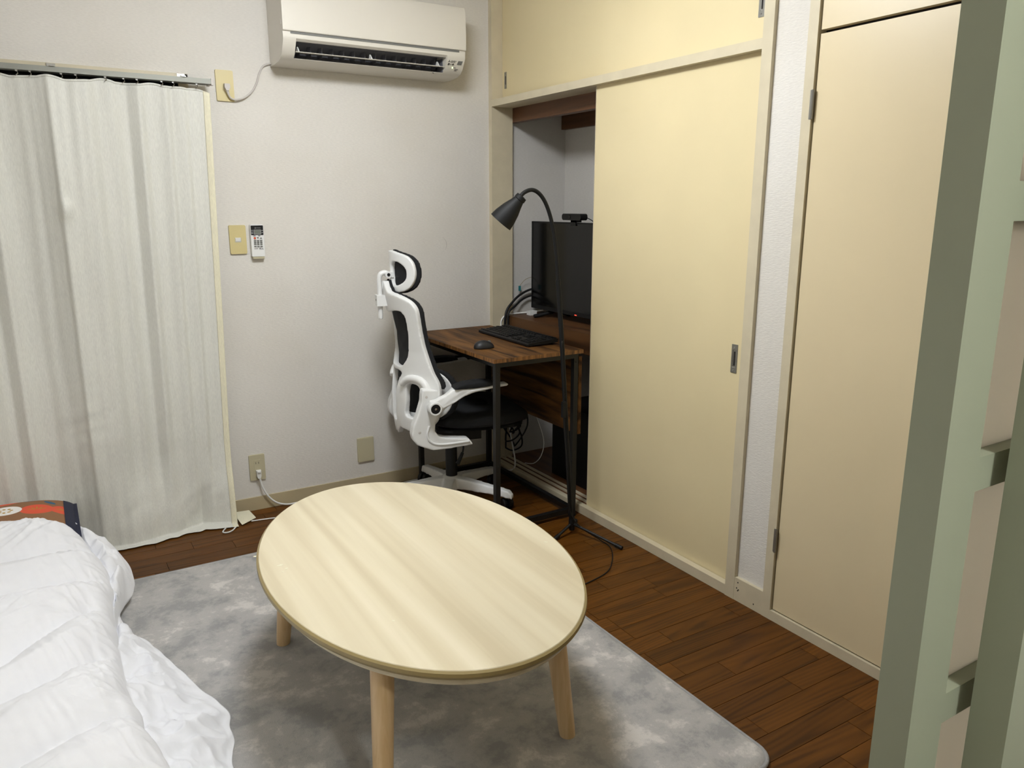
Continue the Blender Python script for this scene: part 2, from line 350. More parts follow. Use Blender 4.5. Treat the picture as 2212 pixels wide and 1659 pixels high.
# doors ------------------------------------------------------------
def pull(parent, x, y, z, h, wd, name='pull_handle'):
    """recessed flush pull on a face looking to -X"""
    bm = bmesh.new()
    o = rrect(wd, h, .0015, 2); i = rrect(wd*.55, h*.62, .002, 2); n = len(o)
    f = lambda p, d: (x+d, y+p[0], z+p[1])
    A = [bm.verts.new(f(p, -.002)) for p in o]; A2 = [bm.verts.new(f(p, .0005)) for p in o]; Bv = [bm.verts.new(f(p, -.002)) for p in i]; D = [bm.verts.new(f((p[0]*.9, p[1]*.96), -.0004)) for p in i]
    for k in range(n):
        j = (k+1) % n
        bm.faces.new((A[k], A[j], Bv[j], Bv[k])); bm.faces.new((A2[k], A2[j], A[j], A[k])); bm.faces.new((Bv[k], Bv[j], D[j], D[k]))
    bm.faces.new(D); p = fin(name, bm, MT['steel'], parent, smooth=.5); p['label'] = 'steel recessed pull'
    bm = bmesh.new(); aextr(bm, [(q[0]*.45, q[1]*.8) for q in i], lambda q: f(q, -.0012), lambda q: f(q, -.0003)); fin('finger_recess', bm, MT['dark'], p)
    for s in (-1, 1):
        lathe('screw', [(.0022, 0), (.0022, .001)], axes(f((0, s*h*.4), -.002), (0, 1, 0), (0, 0, 1), (-1, 0, 0)), MT['chrome'], p, n=10)
d1 = struct(box('door_1', .030, .056, -1.672, -.815, .033, 1.826, MT['cream'], bevel=.0015))
box('edge_strip', .0285, .0575, -.8152, -.8125, .033, 1.826, MT['trim'], d1)
pull(d1, .030, -1.616, .842, .098, .026)
d2 = struct(box('door_2', .066, .090, -1.672, -.86, .033, 1.826, MT['cream'], bevel=.0015))
d3 = struct(box('door_3', .060, .082, -.90, -.03, 1.842, H-.01, MT['cream'], bevel=.0015)); pull(d3, .060, -.060, 1.93, .075, .018)
d4 = struct(box('door_4', .030, .052, -1.671, -.862, 1.842, H-.01, MT['cream'], bevel=.0015)); pull(d4, .030, -1.633, 1.955, .09, .024)
d5 = struct(box('door_5', .006, .028, -2.62, -1.8745, .0385, 1.818, MT['cream2'], bevel=.0015))
d6 = struct(box('door_6', .006, .028, -2.62, -1.8745, 1.829, H-.005, MT['cream2'], bevel=.0015))
struct(box('wardrobe_gap_shade', .034, .10, -3.03, -1.8695, .034, H, MT['dark']))  # near-black filler behind the doors; its colour stands in for shade in gaps
struct(box('trim_10', .0, .10, -3.03, -2.625, .034, H, MT['trim']))
for zc in (1.63, .283):
    bm = bmesh.new(); atube(bm, [(-.004, -1.8715, zc-.04), (-.004, -1.8715, zc+.04)], .0042, 10, curve=False)
    abox(bm, -.0035, -.0015, -1.8715, -1.862, zc-.04, zc+.04); h = fin('hinge', bm, MT['steel'], d5, smooth=.6)
# glazed sliding doors in the front doorway
def glazed(name, xa, xb, ya, yb, st):
    d = struct(box(name, xa, xa+st, ya, yb, .01, 2.02, MT['doorpaint'], bevel=.0015))   # leading stile
    box('stile', xb-st, xb, ya, yb, .01, 2.02, MT['doorpaint'], d)
    box('rail', xa+st, xb-st, ya, yb, .01, .12, MT['doorpaint'], d); box('rail', xa+st, xb-st, ya, yb, 1.94, 2.02, MT['doorpaint'], d)
    box('pane', xa+st, xb-st, (ya+yb)/2, (ya+yb)/2+.004, .12, 1.94, MT['frost'], d)
    z = 1.108-.243*4
    while z < 1.93:
        box('muntin', xa+st, xb-st, ya+.002, (ya+yb)/2, z-.0165, z+.0165, MT['doorpaint'], d, bevel=.003)
        box('muntin', xa+st, xb-st, (ya+yb)/2+.004, yb-.002, z-.0165, z+.0165, MT['doorpaint'], d, bevel=.003); z += .243
    return d
glazed('door_7', -1.300, -.46, -3.064, -3.029, .056)
glazed('door_8', -1.216, -.44, -3.110, -3.075, .056)

# ================================================================== ceiling lamp (above the table, out of view)
t = thing('ceiling_lamp', 'round white ceiling lamp glowing above the oval table', 'lamp', (LAMP.x, LAMP.y, LAMP.z-.06))
lathe('lamp_base', [(.05, 0), (.22, .01), (.225, .06), (.10, .07)], Matrix.Translation((LAMP.x, LAMP.y, H-.07)), MT['acwhite'], t)
lathe('diffuser', [(.03, -.115), (.14, -.105), (.21, -.075), (.235, -.03), (.235, 0), (.05, .002)], Matrix.Translation((LAMP.x, LAMP.y, H-.07)), MT['lampdiff'], t)

KL = (-1.36, -4.1)  # unseen lamp, added behind the camera to brighten the glazed door faces
t = thing('kitchen_fill_lamp', 'small round fill lamp added in the kitchen behind the doorway', 'lamp', (KL[0], KL[1], H-.08))
lathe('lamp_base', [(.03, 0), (.11, .005), (.11, .03), (.06, .035)], Matrix.Translation((*KL, H-.035)), MT['acwhite'], t)
lathe('diffuser', [(.02, -.055), (.07, -.05), (.105, -.03), (.11, 0), (.03, .002)], Matrix.Translation((*KL, H-.035)), MT['filldiff'], t)
# ================================================================== window behind the curtain
wn = struct(box('window_1', -1.40, -1.365, -.02, 0, .03, 1.846, MT['trim'], bevel=.002))
box('window_frame', XL+.02, -1.365, -.02, 0, 1.827, 1.848, MT['trim'], wn, bevel=.001)
box('window_frame', XL+.02, -1.40, -.012, 0, .062, .085, MT['alu'], wn)
box('window_frame', -2.15, -2.10, -.014, -.001, .085, 1.826, MT['alu'], wn)
box('pane', XL+.02, -1.40, -.006, -.002, .085, 1.826, MT['nightglass'], wn)

# ================================================================== curtain rail
t = thing('curtain_rail', 'silver curtain rail with brackets above the white curtain', 'curtain rail', (-2.05, -.07, 1.80))
for yr, xr in ((-.078, -1.292), (-.048, -1.30)):
    bm = bmesh.new(); abox(bm, XL+.03, xr, yr-.010, yr+.010, 1.808, 1.824); abox(bm, XL+.03, xr, yr-.006, yr+.006, 1.824, 1.827)
    fin('rail', bm, MT['railgrey'], t, bevel=.0015)
    box('end_cap', xr, xr+.008, yr-.012, yr+.012, 1.804, 1.828, MT['greycable'], t, bevel=.002)
for xb in (-2.55, -1.826, -1.390):
    b = box('bracket', xb-.014, xb+.014, -.024, -.020, 1.822, 1.846, MT['chrome'], t, bevel=.001)
    box('bracket_arm', xb-.008, xb+.008, -.09, -.022, 1.827, 1.831, MT['chrome'], b)
    lathe('screw', [(.004, 0), (.003, .002)], axes((xb, -.024, 1.837), (1, 0, 0), (0, 0, 1), (0, -1, 0)), MT['steel'], b, n=10)
# ================================================================== curtain
def cur_slope(px):
    S = [(-9999, 0), (0, .5), (17, 0), (40, -.25), (80, -.45), (111, -1.1), (117, .12), (150, -.05), (195, .55), (215, .1), (235, -.15), (250, .6), (268, .15), (283, -.6), (307, .65), (322, .1), (340, -.12), (371, .8), (379, -.1), (398, -.22), (411, .7), (420, 0), (440, -.15), (480, 0)]
    v = 0
    for a, b in S:
        if px >= a: v = b
    return v
NS = 420; XR = -1.298
prof = []; acc = 0; xs = []
for i in range(NS+1):
    d = i/NS*1.42                      # distance from the right edge
    px = 470-d/.00156
    if px < -5: px = (px % 300)+20
    xs.append(XR-d); prof.append(acc); acc -= 1.75*cur_slope(px)*1.42/NS
pr2 = []
for i in range(NS+1):                  # high-pass so that the sheet stays near the rail
    a, b = max(0, i-75), min(NS, i+75); pr2.append(prof[i]-sum(prof[a:b+1])/(b-a+1))
for _ in range(3): pr2 = [pr2[max(i-1, 0)]*.25+pr2[i]*.5+pr2[min(i+1, NS)]*.25 for i in range(NS+1)]
def ridged(p): return 1-abs(mnoise.noise(p))*2
def interp(x, T):
    if x <= T[0][0]: return T[0][1]
    for (a, u), (b, v) in zip(T, T[1:]):
        if x <= b: return u+(v-u)*(x-a)/(b-a)
    return T[-1][1]
def hemY(x): return interp(x, [(-2.8, -.085), (-1.93, -.09), (-1.79, -.150), (-1.68, -.156), (-1.60, -.135), (-1.55, -.112), (-1.47, -.085), (-1.42, -.12), (-1.345, -.155), (-1.3, -.155)])
HOOKS = [-1.345+-.0, -1.43, -1.47, -1.555, -1.60, -1.66, -1.755, -1.80, -1.895, -1.935, -2.04, -2.13, -2.22, -2.32, -2.42, -2.52, -2.62]
def curtain_pt(i, t):
    """t 0 top .. 1 floor .. 1.06 hem trailing"""
    x = xs[i]; d = (XR-x); f = pr2[i]
    amp = .55+.45*min(1, t/.2)
    amp *= 1.0 if t < .75 else 1-.45*(t-.75)/.25
    xd = x-.045*t*max(0, 1-d/.6)        # right edge drifts
    top = 1.792+.008*max(0, math.sin(d*38))-.016*max(0, 1-d/.09)-.010*mnoise.noise(Vector((x*7, 0, 3)))
    yb = hemY(xd); s = max(0, (t-.80)/.20); s = s*s*(3-2*s)
    y = -.072+f*amp*.95*(1-.3*s)
    y = y*(1-s)+(yb+.018+f*.3)*s
    z = top*(1-min(t, 1))
    nz = mnoise.noise(Vector((x*3.2, t*1.7, 9)))*.010*t+mnoise.noise(Vector((x*9, t*7, 2)))*.006*max(0, t-.55)*2
    if t > .84: nz += .012*math.sin(x*24+t*40)*min(1, (t-.84)/.1)*mnoise.noise(Vector((x*5, 1, 7)))*2
    dg_ = x*14+z*9; nz += .007*max(0, ridged(Vector((dg_*.35, (x*9-z*14)*.8, 6)))-.3)*max(0, min(1, (t-.5)/.3))*(.5+mnoise.noise(Vector((x*4, z*4, 8))))
    nz += .0030*mnoise.noise(Vector((x*40, t*3, 1)))
    y += nz
    # pinched knot seen on the second fold
    q = ((x+1.835)**2/.02**2+(z-1.33)**2/.03**2); y -= .016*math.exp(-q)
    if t > 1:
        y -= (.07 if xd > -1.86 else .02)*(t-1)/.06*(.8+.4*mnoise.noise(Vector((x*6, 0, 0)))); z = .006+.006*(.5+.5*math.sin(x*40))*(1.06-t)/.06
    else: z = max(z, .006)
    y = min(y, -.030 if z < 1.75 else -.05)
    return Vector((xd, y, z))
def sheet(name, i0, i1, ts, off, material, parent):
    bm = bmesh.new(); G = []
    for i in range(i0, i1+1):
        G.append([bm.verts.new(curtain_pt(i, t)+Vector((0, off, 0))) for t in ts])
    for a, b in zip(G, G[1:]):
        for k in range(len(ts)-1): bm.faces.new((a[k], a[k+1], b[k+1], b[k]))
    o = fin(name, bm, material, parent, smooth=True)
    s = o.modifiers.new('thick', 'SOLIDIFY'); s.thickness = .0012; s.offset = 0; bake(o)
    return o
ct = thing('curtain', 'long off-white curtain hanging to the wooden floor beside the outlet', 'curtain', (-2.0, -.08, 0))
ts = [k/110 for k in range(110)]+[1+.06*k/8 for k in range(9)]
sheet('curtain_panel', 0, NS, ts, 0, MT['curtain'], ct)
sheet('side_hem', 0, 7, ts, -.0018, MT['hem'], ct)['label'] = 'cream folded side hem'
sheet('heading_tape', 0, NS, [k/60*.055 for k in range(5)], -.0015, MT['curtain'], ct)
bm = bmesh.new()
L = [(-1.395, -.155), (-1.415, -.19), (-1.41, -.205), (-1.395, -.208), (-1.375, -.195), (-1.355, -.165)]
atube(bm, [(x, y, .005) for x, y in L], .003, 6); fin('tie_loop', bm, MT['white'], ct, smooth=True)
# folded corner of the lining lying on the floor
bm = bmesh.new(); V = [bm.verts.new(v) for v in ((-1.345, -.06, .03), (-1.275, -.055, .025), (-1.262, -.125, .012), (-1.330, -.165, .008), (-1.30, -.10, .022))]
bm.faces.new((V[0], V[3], V[4])); bm.faces.new((V[0], V[4], V[1])); bm.faces.new((V[1], V[4], V[2])); bm.faces.new((V[4], V[3], V[2]))
o = fin('lining_corner', bm, MT['hem'], ct); s = o.modifiers.new('t', 'SOLIDIFY'); s.thickness = .0015; bake(o)
for hx in HOOKS[:12]:
    bm = bmesh.new(); zt = 1.806
    atube(bm, [(hx, -.078, zt), (hx+.004, -.082, zt-.010), (hx, -.083, zt-.014), (hx-.004, -.078, zt-.018)], .0014, 6)
    alathe(bm, [(.004, -.003), (.004, .003)], axes((hx, -.078, zt), (1, 0, 0), (0, 0, 1), (0, -1, 0)), 10)
    fin('curtain_hook', bm, MT['chrome'], ct, smooth=.8)

# ================================================================== air conditioner
AX0, AX1 = -1.036, -.238
t = ac = thing('air_conditioner', 'white wall-mounted air conditioner above the desk chair', 'air conditioner', (-.637, -.0, 1.903))
P_full = [(-.001, 1.905), (-.001, 2.182), (-.185, 2.182), (-.207, 2.172), (-.210, 2.004), (-.212, 1.992), (-.210, 1.976), (-.196, 1.954), (-.182, 1.932), (-.160, 1.917), (-.13, 1.909), (-.07, 1.905)]
P_mid = P_full[:6]+[(-.211, 1.984), (-.198, 1.976), (-.11, 1.990), (-.085, 1.955), (-.10, 1.925), (-.150, 1.918), (-.162, 1.919), (-.160, 1.917), (-.13, 1.909), (-.07, 1.905)]
bm = bmesh.new()
aextr(bm, P_full, lambda p: (AX0, p[0], p[1]), lambda p: (-.985, p[0], p[1]))
aextr(bm, P_full, lambda p: (-.325, p[0], p[1]), lambda p: (AX1, p[0], p[1]))
aextr(bm, P_mid, lambda p: (-.985, p[0], p[1]), lambda p: (-.325, p[0], p[1]))
fin('casing', bm, MT['acwhite'], t, smooth=.45)
bm = bmesh.new()                       # front grille panel, curved at the top, proud of the casing
pf = [(-.200, 2.009), (-.2165, 2.009), (-.2185, 2.012), (-.2185, 2.10), (-.214, 2.165), (-.205, 2.184), (-.185, 2.190), (-.02, 2.190), (-.02, 2.183), (-.185, 2.183), (-.2, 2.172)]
aextr(bm, pf, lambda p: (AX0-.001, p[0], p[1]), lambda p: (AX1+.001, p[0], p[1])); fin('front_panel', bm, MT['acwhite'], t, smooth=.45)
box('panel_gap', AX0+.03, AX1-.03, -.2125, -.20, 2.000, 2.009, MT['button'], t)
for xs_ in (AX0, AX1): box('side_clip', xs_-.002 if xs_ == AX0 else xs_-.001, xs_+.001 if xs_ == AX0 else xs_+.002, -.195, -.185, 2.035, 2.05, MT['acwhite'], t)
bm = bmesh.new()                       # dark air duct lining
dl = [(-.175, 1.9795), (-.11, 1.9895), (-.0855, 1.955), (-.1005, 1.9255), (-.148, 1.9185), (-.146, 1.9195), (-.102, 1.9275), (-.088, 1.955), (-.111, 1.9875), (-.175, 1.9775)]
aextr(bm, dl, lambda p: (-.984, p[0], p[1]), lambda p: (-.326, p[0], p[1])); fin('air_duct', bm, MT['acdark'], t)
for sx in (-.984, -.3275): box('duct_end', sx, sx+.0015, -.165, -.088, 1.921, 1.976, MT['acdark'], t)
for k in range(14):
    xv = -.955+k*.0465; bm = bmesh.new(); abox(bm, -.0008, .0008, -.020, .020, -.020, .020, axes((xv, -.110, 1.955), (1, .25, 0), (-.25, 1, 0), (0, 0, 1))); fin('inner_vane', bm, MT['acdark'], t)
bm = bmesh.new()                       # open louver
aextr(bm, [(-.188, 1.938), (-.190, 1.941), (-.150, 1.948), (-.112, 1.950), (-.112, 1.947), (-.150, 1.945)], lambda p: (-.982, p[0], p[1]), lambda p: (-.330, p[0], p[1]))
lv = fin('louver', bm, MT['acwhite'], t, smooth=.5)
for xv in (-.968, -.662, -.352):
    bm = bmesh.new(); aextr(bm, [(-.186, 1.940), (-.165, 1.962), (-.158, 1.962), (-.150, 1.946)], lambda p: (xv-.002, p[0], p[1]), lambda p: (xv+.002, p[0], p[1])); fin('louver_arm', bm, MT['whiteplastic'], lv)
lathe('drain_cap', [(.005, 0), (.005, .003), (.002, .004)], axes((-.372, -.158, 1.9175), (1, 0, 0), (0, .6, .8), (0, -.8, -.6)), MT['steel'], t, n=12)
# printing and receiver window on the slanted lower right corner
a = Vector((0, -.210, 1.976)); b = Vector((0, -.182, 1.932)); yv = (a-b).normalized(); nv = Vector((0, -yv.z, yv.y)).normalized()
def acM(x, s, lift=.0012): return axes(Vector((x, 0, 0))+b+yv*s+nv*lift, (1, 0, 0), yv, nv)
bm = bmesh.new()
def rhomb(bm, M, ang, s):
    c = [Vector((0, 0, 0)), Vector((s*.5, s*.866, 0)), Vector((0, s*1.732, 0)), Vector((-s*.5, s*.866, 0))]; R = Matrix.Rotation(ang, 4, 'Z')
    bm.faces.new([bm.verts.new(M @ (R @ v)) for v in c])
for k in range(3): rhomb(bm, acM(-.312, .036), k*2*math.pi/3, .0038)
fin('emblem', bm, MT['ink'], t)
text('lettering', 'MITSUBISHI\nELECTRIC', .0052, acM(-.3035, .037), MT['ink'], t)
text('lettering', '霧ヶ峰', .0105, acM(-.317, .0195), MT['ink'], t)
bm = bmesh.new(); aextr(bm, [(-.272, .024), (-.250, .024), (-.247, .041), (-.268, .041)], lambda p: acM(p[0], p[1], .0002) @ Vector((0, 0, 0)), lambda p: acM(p[0], p[1], .0014) @ Vector((0, 0, 0))); fin('receiver_window', bm, MT['button'], t)
lathe('indicator_led', [(.0022, 0), (.0015, .001)], acM(-.290, .008, .001), MT['led'], t, n=12)
for x_, s_, w_ in ((-.283, .008, .009), (-.279, .001, .018), (-.279, -.004, .012)):
    bm = bmesh.new(); aextr(bm, [(x_, s_), (x_+w_, s_), (x_+w_, s_+.0022), (x_, s_+.0022)], lambda p: acM(p[0], p[1], .0004) @ Vector((0, 0, 0)), lambda p: acM(p[0], p[1], .0010) @ Vector((0, 0, 0))); fin('printed_line', bm, MT['ink'], t)

# ================================================================== wall plates, remote
def plate(name, label, cx, cz, material, w_=.070, h_=.120, cat='wall plate'):
    t = thing(name, label, cat, (cx, 0, cz-h_/2))
    bm = bmesh.new(); aextr(bm, rrect(w_, h_, .006), lambda p: (cx+p[0], -.001, cz+p[1]), lambda p: (cx+p[0]*.97, -.008, cz+p[1]*.985)); fin('cover', bm, material, t, smooth=.5)
    return t
t = plate('switch_plate', 'beige light switch plate with one small rocker beside the remote', -1.220, 1.208, MT['beige'], cat='light switch')
box('rocker_frame', -1.234, -1.206, -.0088, -.0075, 1.196, 1.217, MT['beigegrey'], t)
bm = bmesh.new(); aextr(bm, [(-.0085, 0), (-.011, .004), (-.0125, .016), (-.0085, .018)], lambda p: (-1.231, p[0], 1.198+p[1]), lambda p: (-1.210, p[0], 1.198+p[1])); fin('rocker', bm, MT['whiteplastic'], t)
t = plate('outlet_plate', 'beige wall outlet plate next to the curtain rail end', -1.224, 1.817, MT['beige'], cat='wall outlet')
box('socket_insert', -1.236, -1.208, -.0092, -.0075, 1.798, 1.826, MT['beige'], t, bevel=.0008)
t = plate('outlet_plate', 'beige-grey double wall outlet above the baseboard by the curtain', -1.214, .200, MT['beigegrey'], cat='wall outlet')
box('socket_insert', -1.228, -1.200, -.0092, -.0075, .153, .236, MT['beigegrey'], t, bevel=.0008)
for zz in (.222,):
    for dx in (-.0055, .0065): box('socket_slot', -1.214+dx-.0009, -1.214+dx+.0009, -.0096, -.0090, zz-.005, zz+.004, MT['dark'], t)
t = plate('blank_plate', 'plain beige-grey blank wall plate behind the desk chair', -.700, .198, MT['beigegrey'], .084, .122)
bm = bmesh.new(); aextr(bm, rrect(.076, .114, .003), lambda p: (-.700+p[0], -.0078, .198+p[1]), lambda p: (-.700+p[0], -.0092, .198+p[1])); fin('inner_panel', bm, MT['beigegrey'], t)
t = thing('remote_control', 'white air conditioner remote with black display top on the wall', 'remote', (-1.143, 0, 1.135))
RX, RZ = -1.143, 1.203
bm = bmesh.new(); aextr(bm, rrect(.056, .135, .005), lambda p: (RX+p[0], -.004, RZ+p[1]), lambda p: (RX+p[0]*.96, -.022, RZ+p[1]*.985)); fin('remote_body', bm, MT['whiteplastic'], t, smooth=.5)
box('wall_holder', RX-.024, RX+.024, -.02, -.0005, RZ-.076, RZ-.03, MT['beigegrey'], t, bevel=.002)
bm = bmesh.new(); aextr(bm, rrect(.051, .040, .002), lambda p: (RX+p[0], -.0215, RZ+.043+p[1]), lambda p: (RX+p[0], -.0226, RZ+.043+p[1])); pn = fin('display_panel', bm, MT['blackplastic'], t)
bm = bmesh.new(); aextr(bm, rrect(.030, .020, .002), lambda p: (RX+.001+p[0], -.0226, RZ+.036+p[1]), lambda p: (RX+.001+p[0], -.0231, RZ+.036+p[1])); sc = fin('display_frame', bm, MT['inklight'], pn)
bm = bmesh.new(); aextr(bm, rrect(.027, .0175, .0015), lambda p: (RX+.001+p[0], -.0231, RZ+.0365+p[1]), lambda p: (RX+.001+p[0], -.0234, RZ+.0365+p[1])); fin('display', bm, MT['display'], sc)
RM = lambda x, z: axes((RX+x, -.0228, RZ+z), (1, 0, 0), (0, 0, 1), (0, -1, 0))
bm = bmesh.new()
for k in range(3): rhomb(bm, RM(-.007, .0525), k*2*math.pi/3, .0022)
fin('emblem', bm, MT['inklight'], pn)
text('lettering', 'MITSUBISHI', .0036, RM(-.003, .0515), MT['inklight'], pn)
for zz in (.043, .036, .030): box('side_mark', RX-.024, RX-.017, -.0229, -.0226, RZ+zz-.0012, RZ+zz+.0012, MT['inklight'], pn)
for zz in (.042, .033): box('side_mark', RX+.018, RX+.024, -.0229, -.0226, RZ+zz-.0012, RZ+zz+.0012, MT['inklight'], pn)
lathe('red_button', [(.005, 0), (.0045, .0015)], RM(-.0115, .0105), MT['redbutton'], t, n=18)
bm = bmesh.new(); aextr(bm, [(.0005, .0145), (-.0045, .0145+.0), (-.002, .0075)] and [(-.004, .0145), (.0055, .0145), (.001, .007)], lambda p: RM(p[0], p[1]) @ Vector((0, 0, 0)), lambda p: RM(p[0], p[1]) @ Vector((0, 0, .001))); fin('arrow_button', bm, MT['button'], t)
bm = bmesh.new(); aextr(bm, [(.009, .007), (.0185, .007), (.0138, .0145)], lambda p: RM(p[0], p[1]) @ Vector((0, 0, 0)), lambda p: RM(p[0], p[1]) @ Vector((0, 0, .001))); fin('arrow_button', bm, MT['button'], t)
for cx in (-.0115, .001, .0138):
    for zz in (.0, -.0075, -.0150, -.0245):
        bm = bmesh.new(); aextr(bm, rrect(.010, .0058, .0015, 2), lambda p: RM(cx+p[0], zz+p[1]) @ Vector((0, 0, 0)), lambda p: RM(cx+p[0], zz+p[1]) @ Vector((0, 0, .001))); fin('grey_button', bm, MT['button'], t)
for x_, z_, w_, h_ in ((-.0175, .0185, .010, .0028), (.003, .0185, .009, .003), (-.0165, -.0345, .016, .0024), (.004, -.0335, .008, .003), (.014, -.0335, .006, .002), (.004, -.0375, .018, .0016)):
    box('printed_line', RX+x_, RX+x_+w_, -.0221, -.0217, RZ+z_, RZ+z_+h_, MT['ink'], t)

# ================================================================== power cords
t = thing('power_cord', 'grey air conditioner power cord plugged into the high beige outlet', 'cord', (-1.15, -.02, 1.75))
bm = bmesh.new(); aextr(bm, [(-.011, .012), (.011, .012), (.012, -.004), (.005, -.017), (-.005, -.017), (-.012, -.004)], lambda p: (-1.219+p[0], -.0095, 1.812+p[1]), lambda p: (-1.219+p[0]*.9, -.030, 1.812+p[1]*.9)); fin('plug', bm, MT['greycable'], t, bevel=.0015)
tube('strain_relief', [(-1.219, -.021, 1.797), (-1.216, -.021, 1.785), (-1.213, -.021, 1.778)], lambda q: .006-.0025*q, MT['greycable'], t)
tube('cable', [(-1.216, -.021, 1.783), (-1.208, -.020, 1.770), (-1.190, -.017, 1.765), (-1.160, -.015, 1.772), (-1.125, -.014, 1.797), (-1.100, -.013, 1.835), (-1.085, -.012, 1.875), (-1.066, -.011, 1.905), (-1.034, -.010, 1.917)], .0036, MT['greycable'], t)
t = thing('power_cord', 'white power cord plugged into the low outlet running along the floor', 'cord', (-1.1, -.05, 0))
bm = bmesh.new(); aextr(bm, [(-.011, .017), (.011, .017), (.010, -.010), (.006, -.021), (-.006, -.021), (-.010, -.010)], lambda p: (-1.212+p[0], -.0095, .172+p[1]), lambda p: (-1.212+p[0]*.9, -.026, .172+p[1]*.95)); pg = fin('plug', bm, MT['white'], t, bevel=.002)
bm = bmesh.new(); atube(bm, [(-1.218, -.026, .183), (-1.206, -.026, .183)], .006, 10, curve=False); fin('swivel', bm, MT['white'], pg, smooth=.7)
tube('strain_relief', [(-1.210, -.019, .152), (-1.206, -.020, .132)], .0045, MT['white'], t, curve=False)
tube('cable', [(-1.207, -.020, .138), (-1.200, -.023, .105), (-1.178, -.026, .060), (-1.145, -.028, .025), (-1.10, -.030, .0075), (-1.04, -.032, .0055), (-.90, -.045, .0055), (-.78, -.06, .0055), (-.66, -.06, .0055), (-.5, -.04, .0055), (-.3, -.03, .0055)], .0042, MT['white'], t, n=10)
setp(tube('thin_cord', [(-1.285, -.135, .004), (-1.22, -.145, .0035), (-1.12, -.165, .0035), (-1.0, -.17, .0035), (-.86, -.13, .0035), (-.76, -.10, .0035)], .0028, MT['white']), 'thin white cord on the floor coming from under the curtain corner', 'cord')

# ================================================================== rug
RX0, RX1, RY0, RY1 = -2.40, -.532, -2.340, -.487
def rugz(x, y): return .0
bm = bmesh.new(); cxr, cyr = (RX0+RX1)/2, (RY0+RY1)/2; wr_, hr_ = RX1-RX0, RY1-RY0
loops = []
for ins, z in ((.004, 0), (0, .004), (0, .010), (.006, .016), (.018, .0175)):
    loops.append([bm.verts.new((cxr+p[0], cyr+p[1], z)) for p in rrect(wr_-2*ins, hr_-2*ins, .055-ins*.5, 8)])
n = len(loops[0])
for a, b in zip(loops, loops[1:]):
    for k in range(n): bm.faces.new((a[k], a[(k+1) % n], b[(k+1) % n], b[k]))
bm.faces.new(loops[-1]); bm.faces.new(loops[0][::-1])
rug = thing('rug', 'grey velour rug with rounded corners under the oval table', 'rug', (cxr, cyr, 0))
fin('pile', bm, MT['rug'], rug, smooth=.7)
bm = bmesh.new(); pts = [(cxr+p[0], cyr+p[1], .0065) for p in rrect(wr_+.010, hr_+.010, .060, 8)]; pts.append(pts[0])
atube(bm, pts, .006, 8, curve=False); fin('edge_piping', bm, MT['rugedge'], rug, smooth=True)

# ================================================================== oval table
TC = Vector((-1.163, -1.600, 0)); TH = .42; RT = .0175; th = math.radians(-1.57)
t = thing('oval_table', 'oval low table with pale birch top and round splayed legs', 'table', (TC.x, TC.y, RT))
def ell(a, b, z, n=96):
    return [(TC.x+math.cos(th)*a*math.cos(q)-math.sin(th)*b*math.sin(q), TC.y+math.sin(th)*a*math.cos(q)+math.cos(th)*b*math.sin(q), z) for q in (2*math.pi*k/n for k in range(n))]
def ellstack(name, prof, material, cap=True):
    bm = bmesh.new(); R_ = [[bm.verts.new(v) for v in ell(.398-i, .600-i, z)] for i, z in prof]; n = len(R_[0])
    for a, b in zip(R_, R_[1:]):
        for k in range(n): bm.faces.new((a[k], a[(k+1) % n], b[(k+1) % n], b[k]))
    bm.faces.new(R_[-1]); bm.faces.new(R_[0][::-1]); return fin(name, bm, material, t, smooth=.6)
tt = ellstack('tabletop', [(.004, TH-.012), (.004, TH-.002), (.006, TH)], MT['table'])
ellstack('edge_band', [(.012, TH-.024), (.003, TH-.021), (-.002, TH-.013), (-.001, TH-.005), (.0045, TH-.0015), (.0048, TH-.0035), (.006, TH-.022)], MT['tableedge'])
ellstack('under_board', [(.030, TH-.046), (.020, TH-.043), (.016, TH-.036), (.018, TH-.029), (.03, TH-.026)], MT['table'])
ellstack('heater_frame', [(.085, TH-.075), (.08, TH-.070), (.08, TH-.044)], MT['tableedge'])
# chipped spots of the veneer
rc = random.Random(5)
for (cx, cy, s) in ((-1.495, -1.49, .010), (-1.487, -1.515, .007), (-1.50, -1.53, .005), (-1.35, -1.905, .006), (-.815, -1.735, .007), (-1.54, -1.40, .006), (-.93, -1.43, .004), (-.99, -1.36, .004)):
    bm = bmesh.new(); q = [(cx+s*rc.uniform(.4, 1)*math.cos(2*math.pi*k/9), cy+s*rc.uniform(.4, 1)*.8*math.sin(2*math.pi*k/9)) for k in range(9)]
    aextr(bm, q, lambda p: (p[0], p[1], TH-.0005), lambda p: (p[0], p[1], TH+.0003)); fin('veneer_chip', bm, MT['hem'], tt)
for fx, fy in ((-1.434, -1.197), (-.905, -1.20), (-.925, -2.006), (-1.430, -2.005)):
    d = Vector((TC.x-fx, TC.y-fy, 0)).normalized(); top = Vector((fx, fy, TH-.046))+d*.050
    tube('leg', [(fx, fy, RT+.004), Vector((fx, fy, RT+.004))+(top-Vector((fx, fy, RT)))*.04, top], lambda q: .0145+.013*min(1, q*1.05), MT['leg'], t, n=4, sides=20)

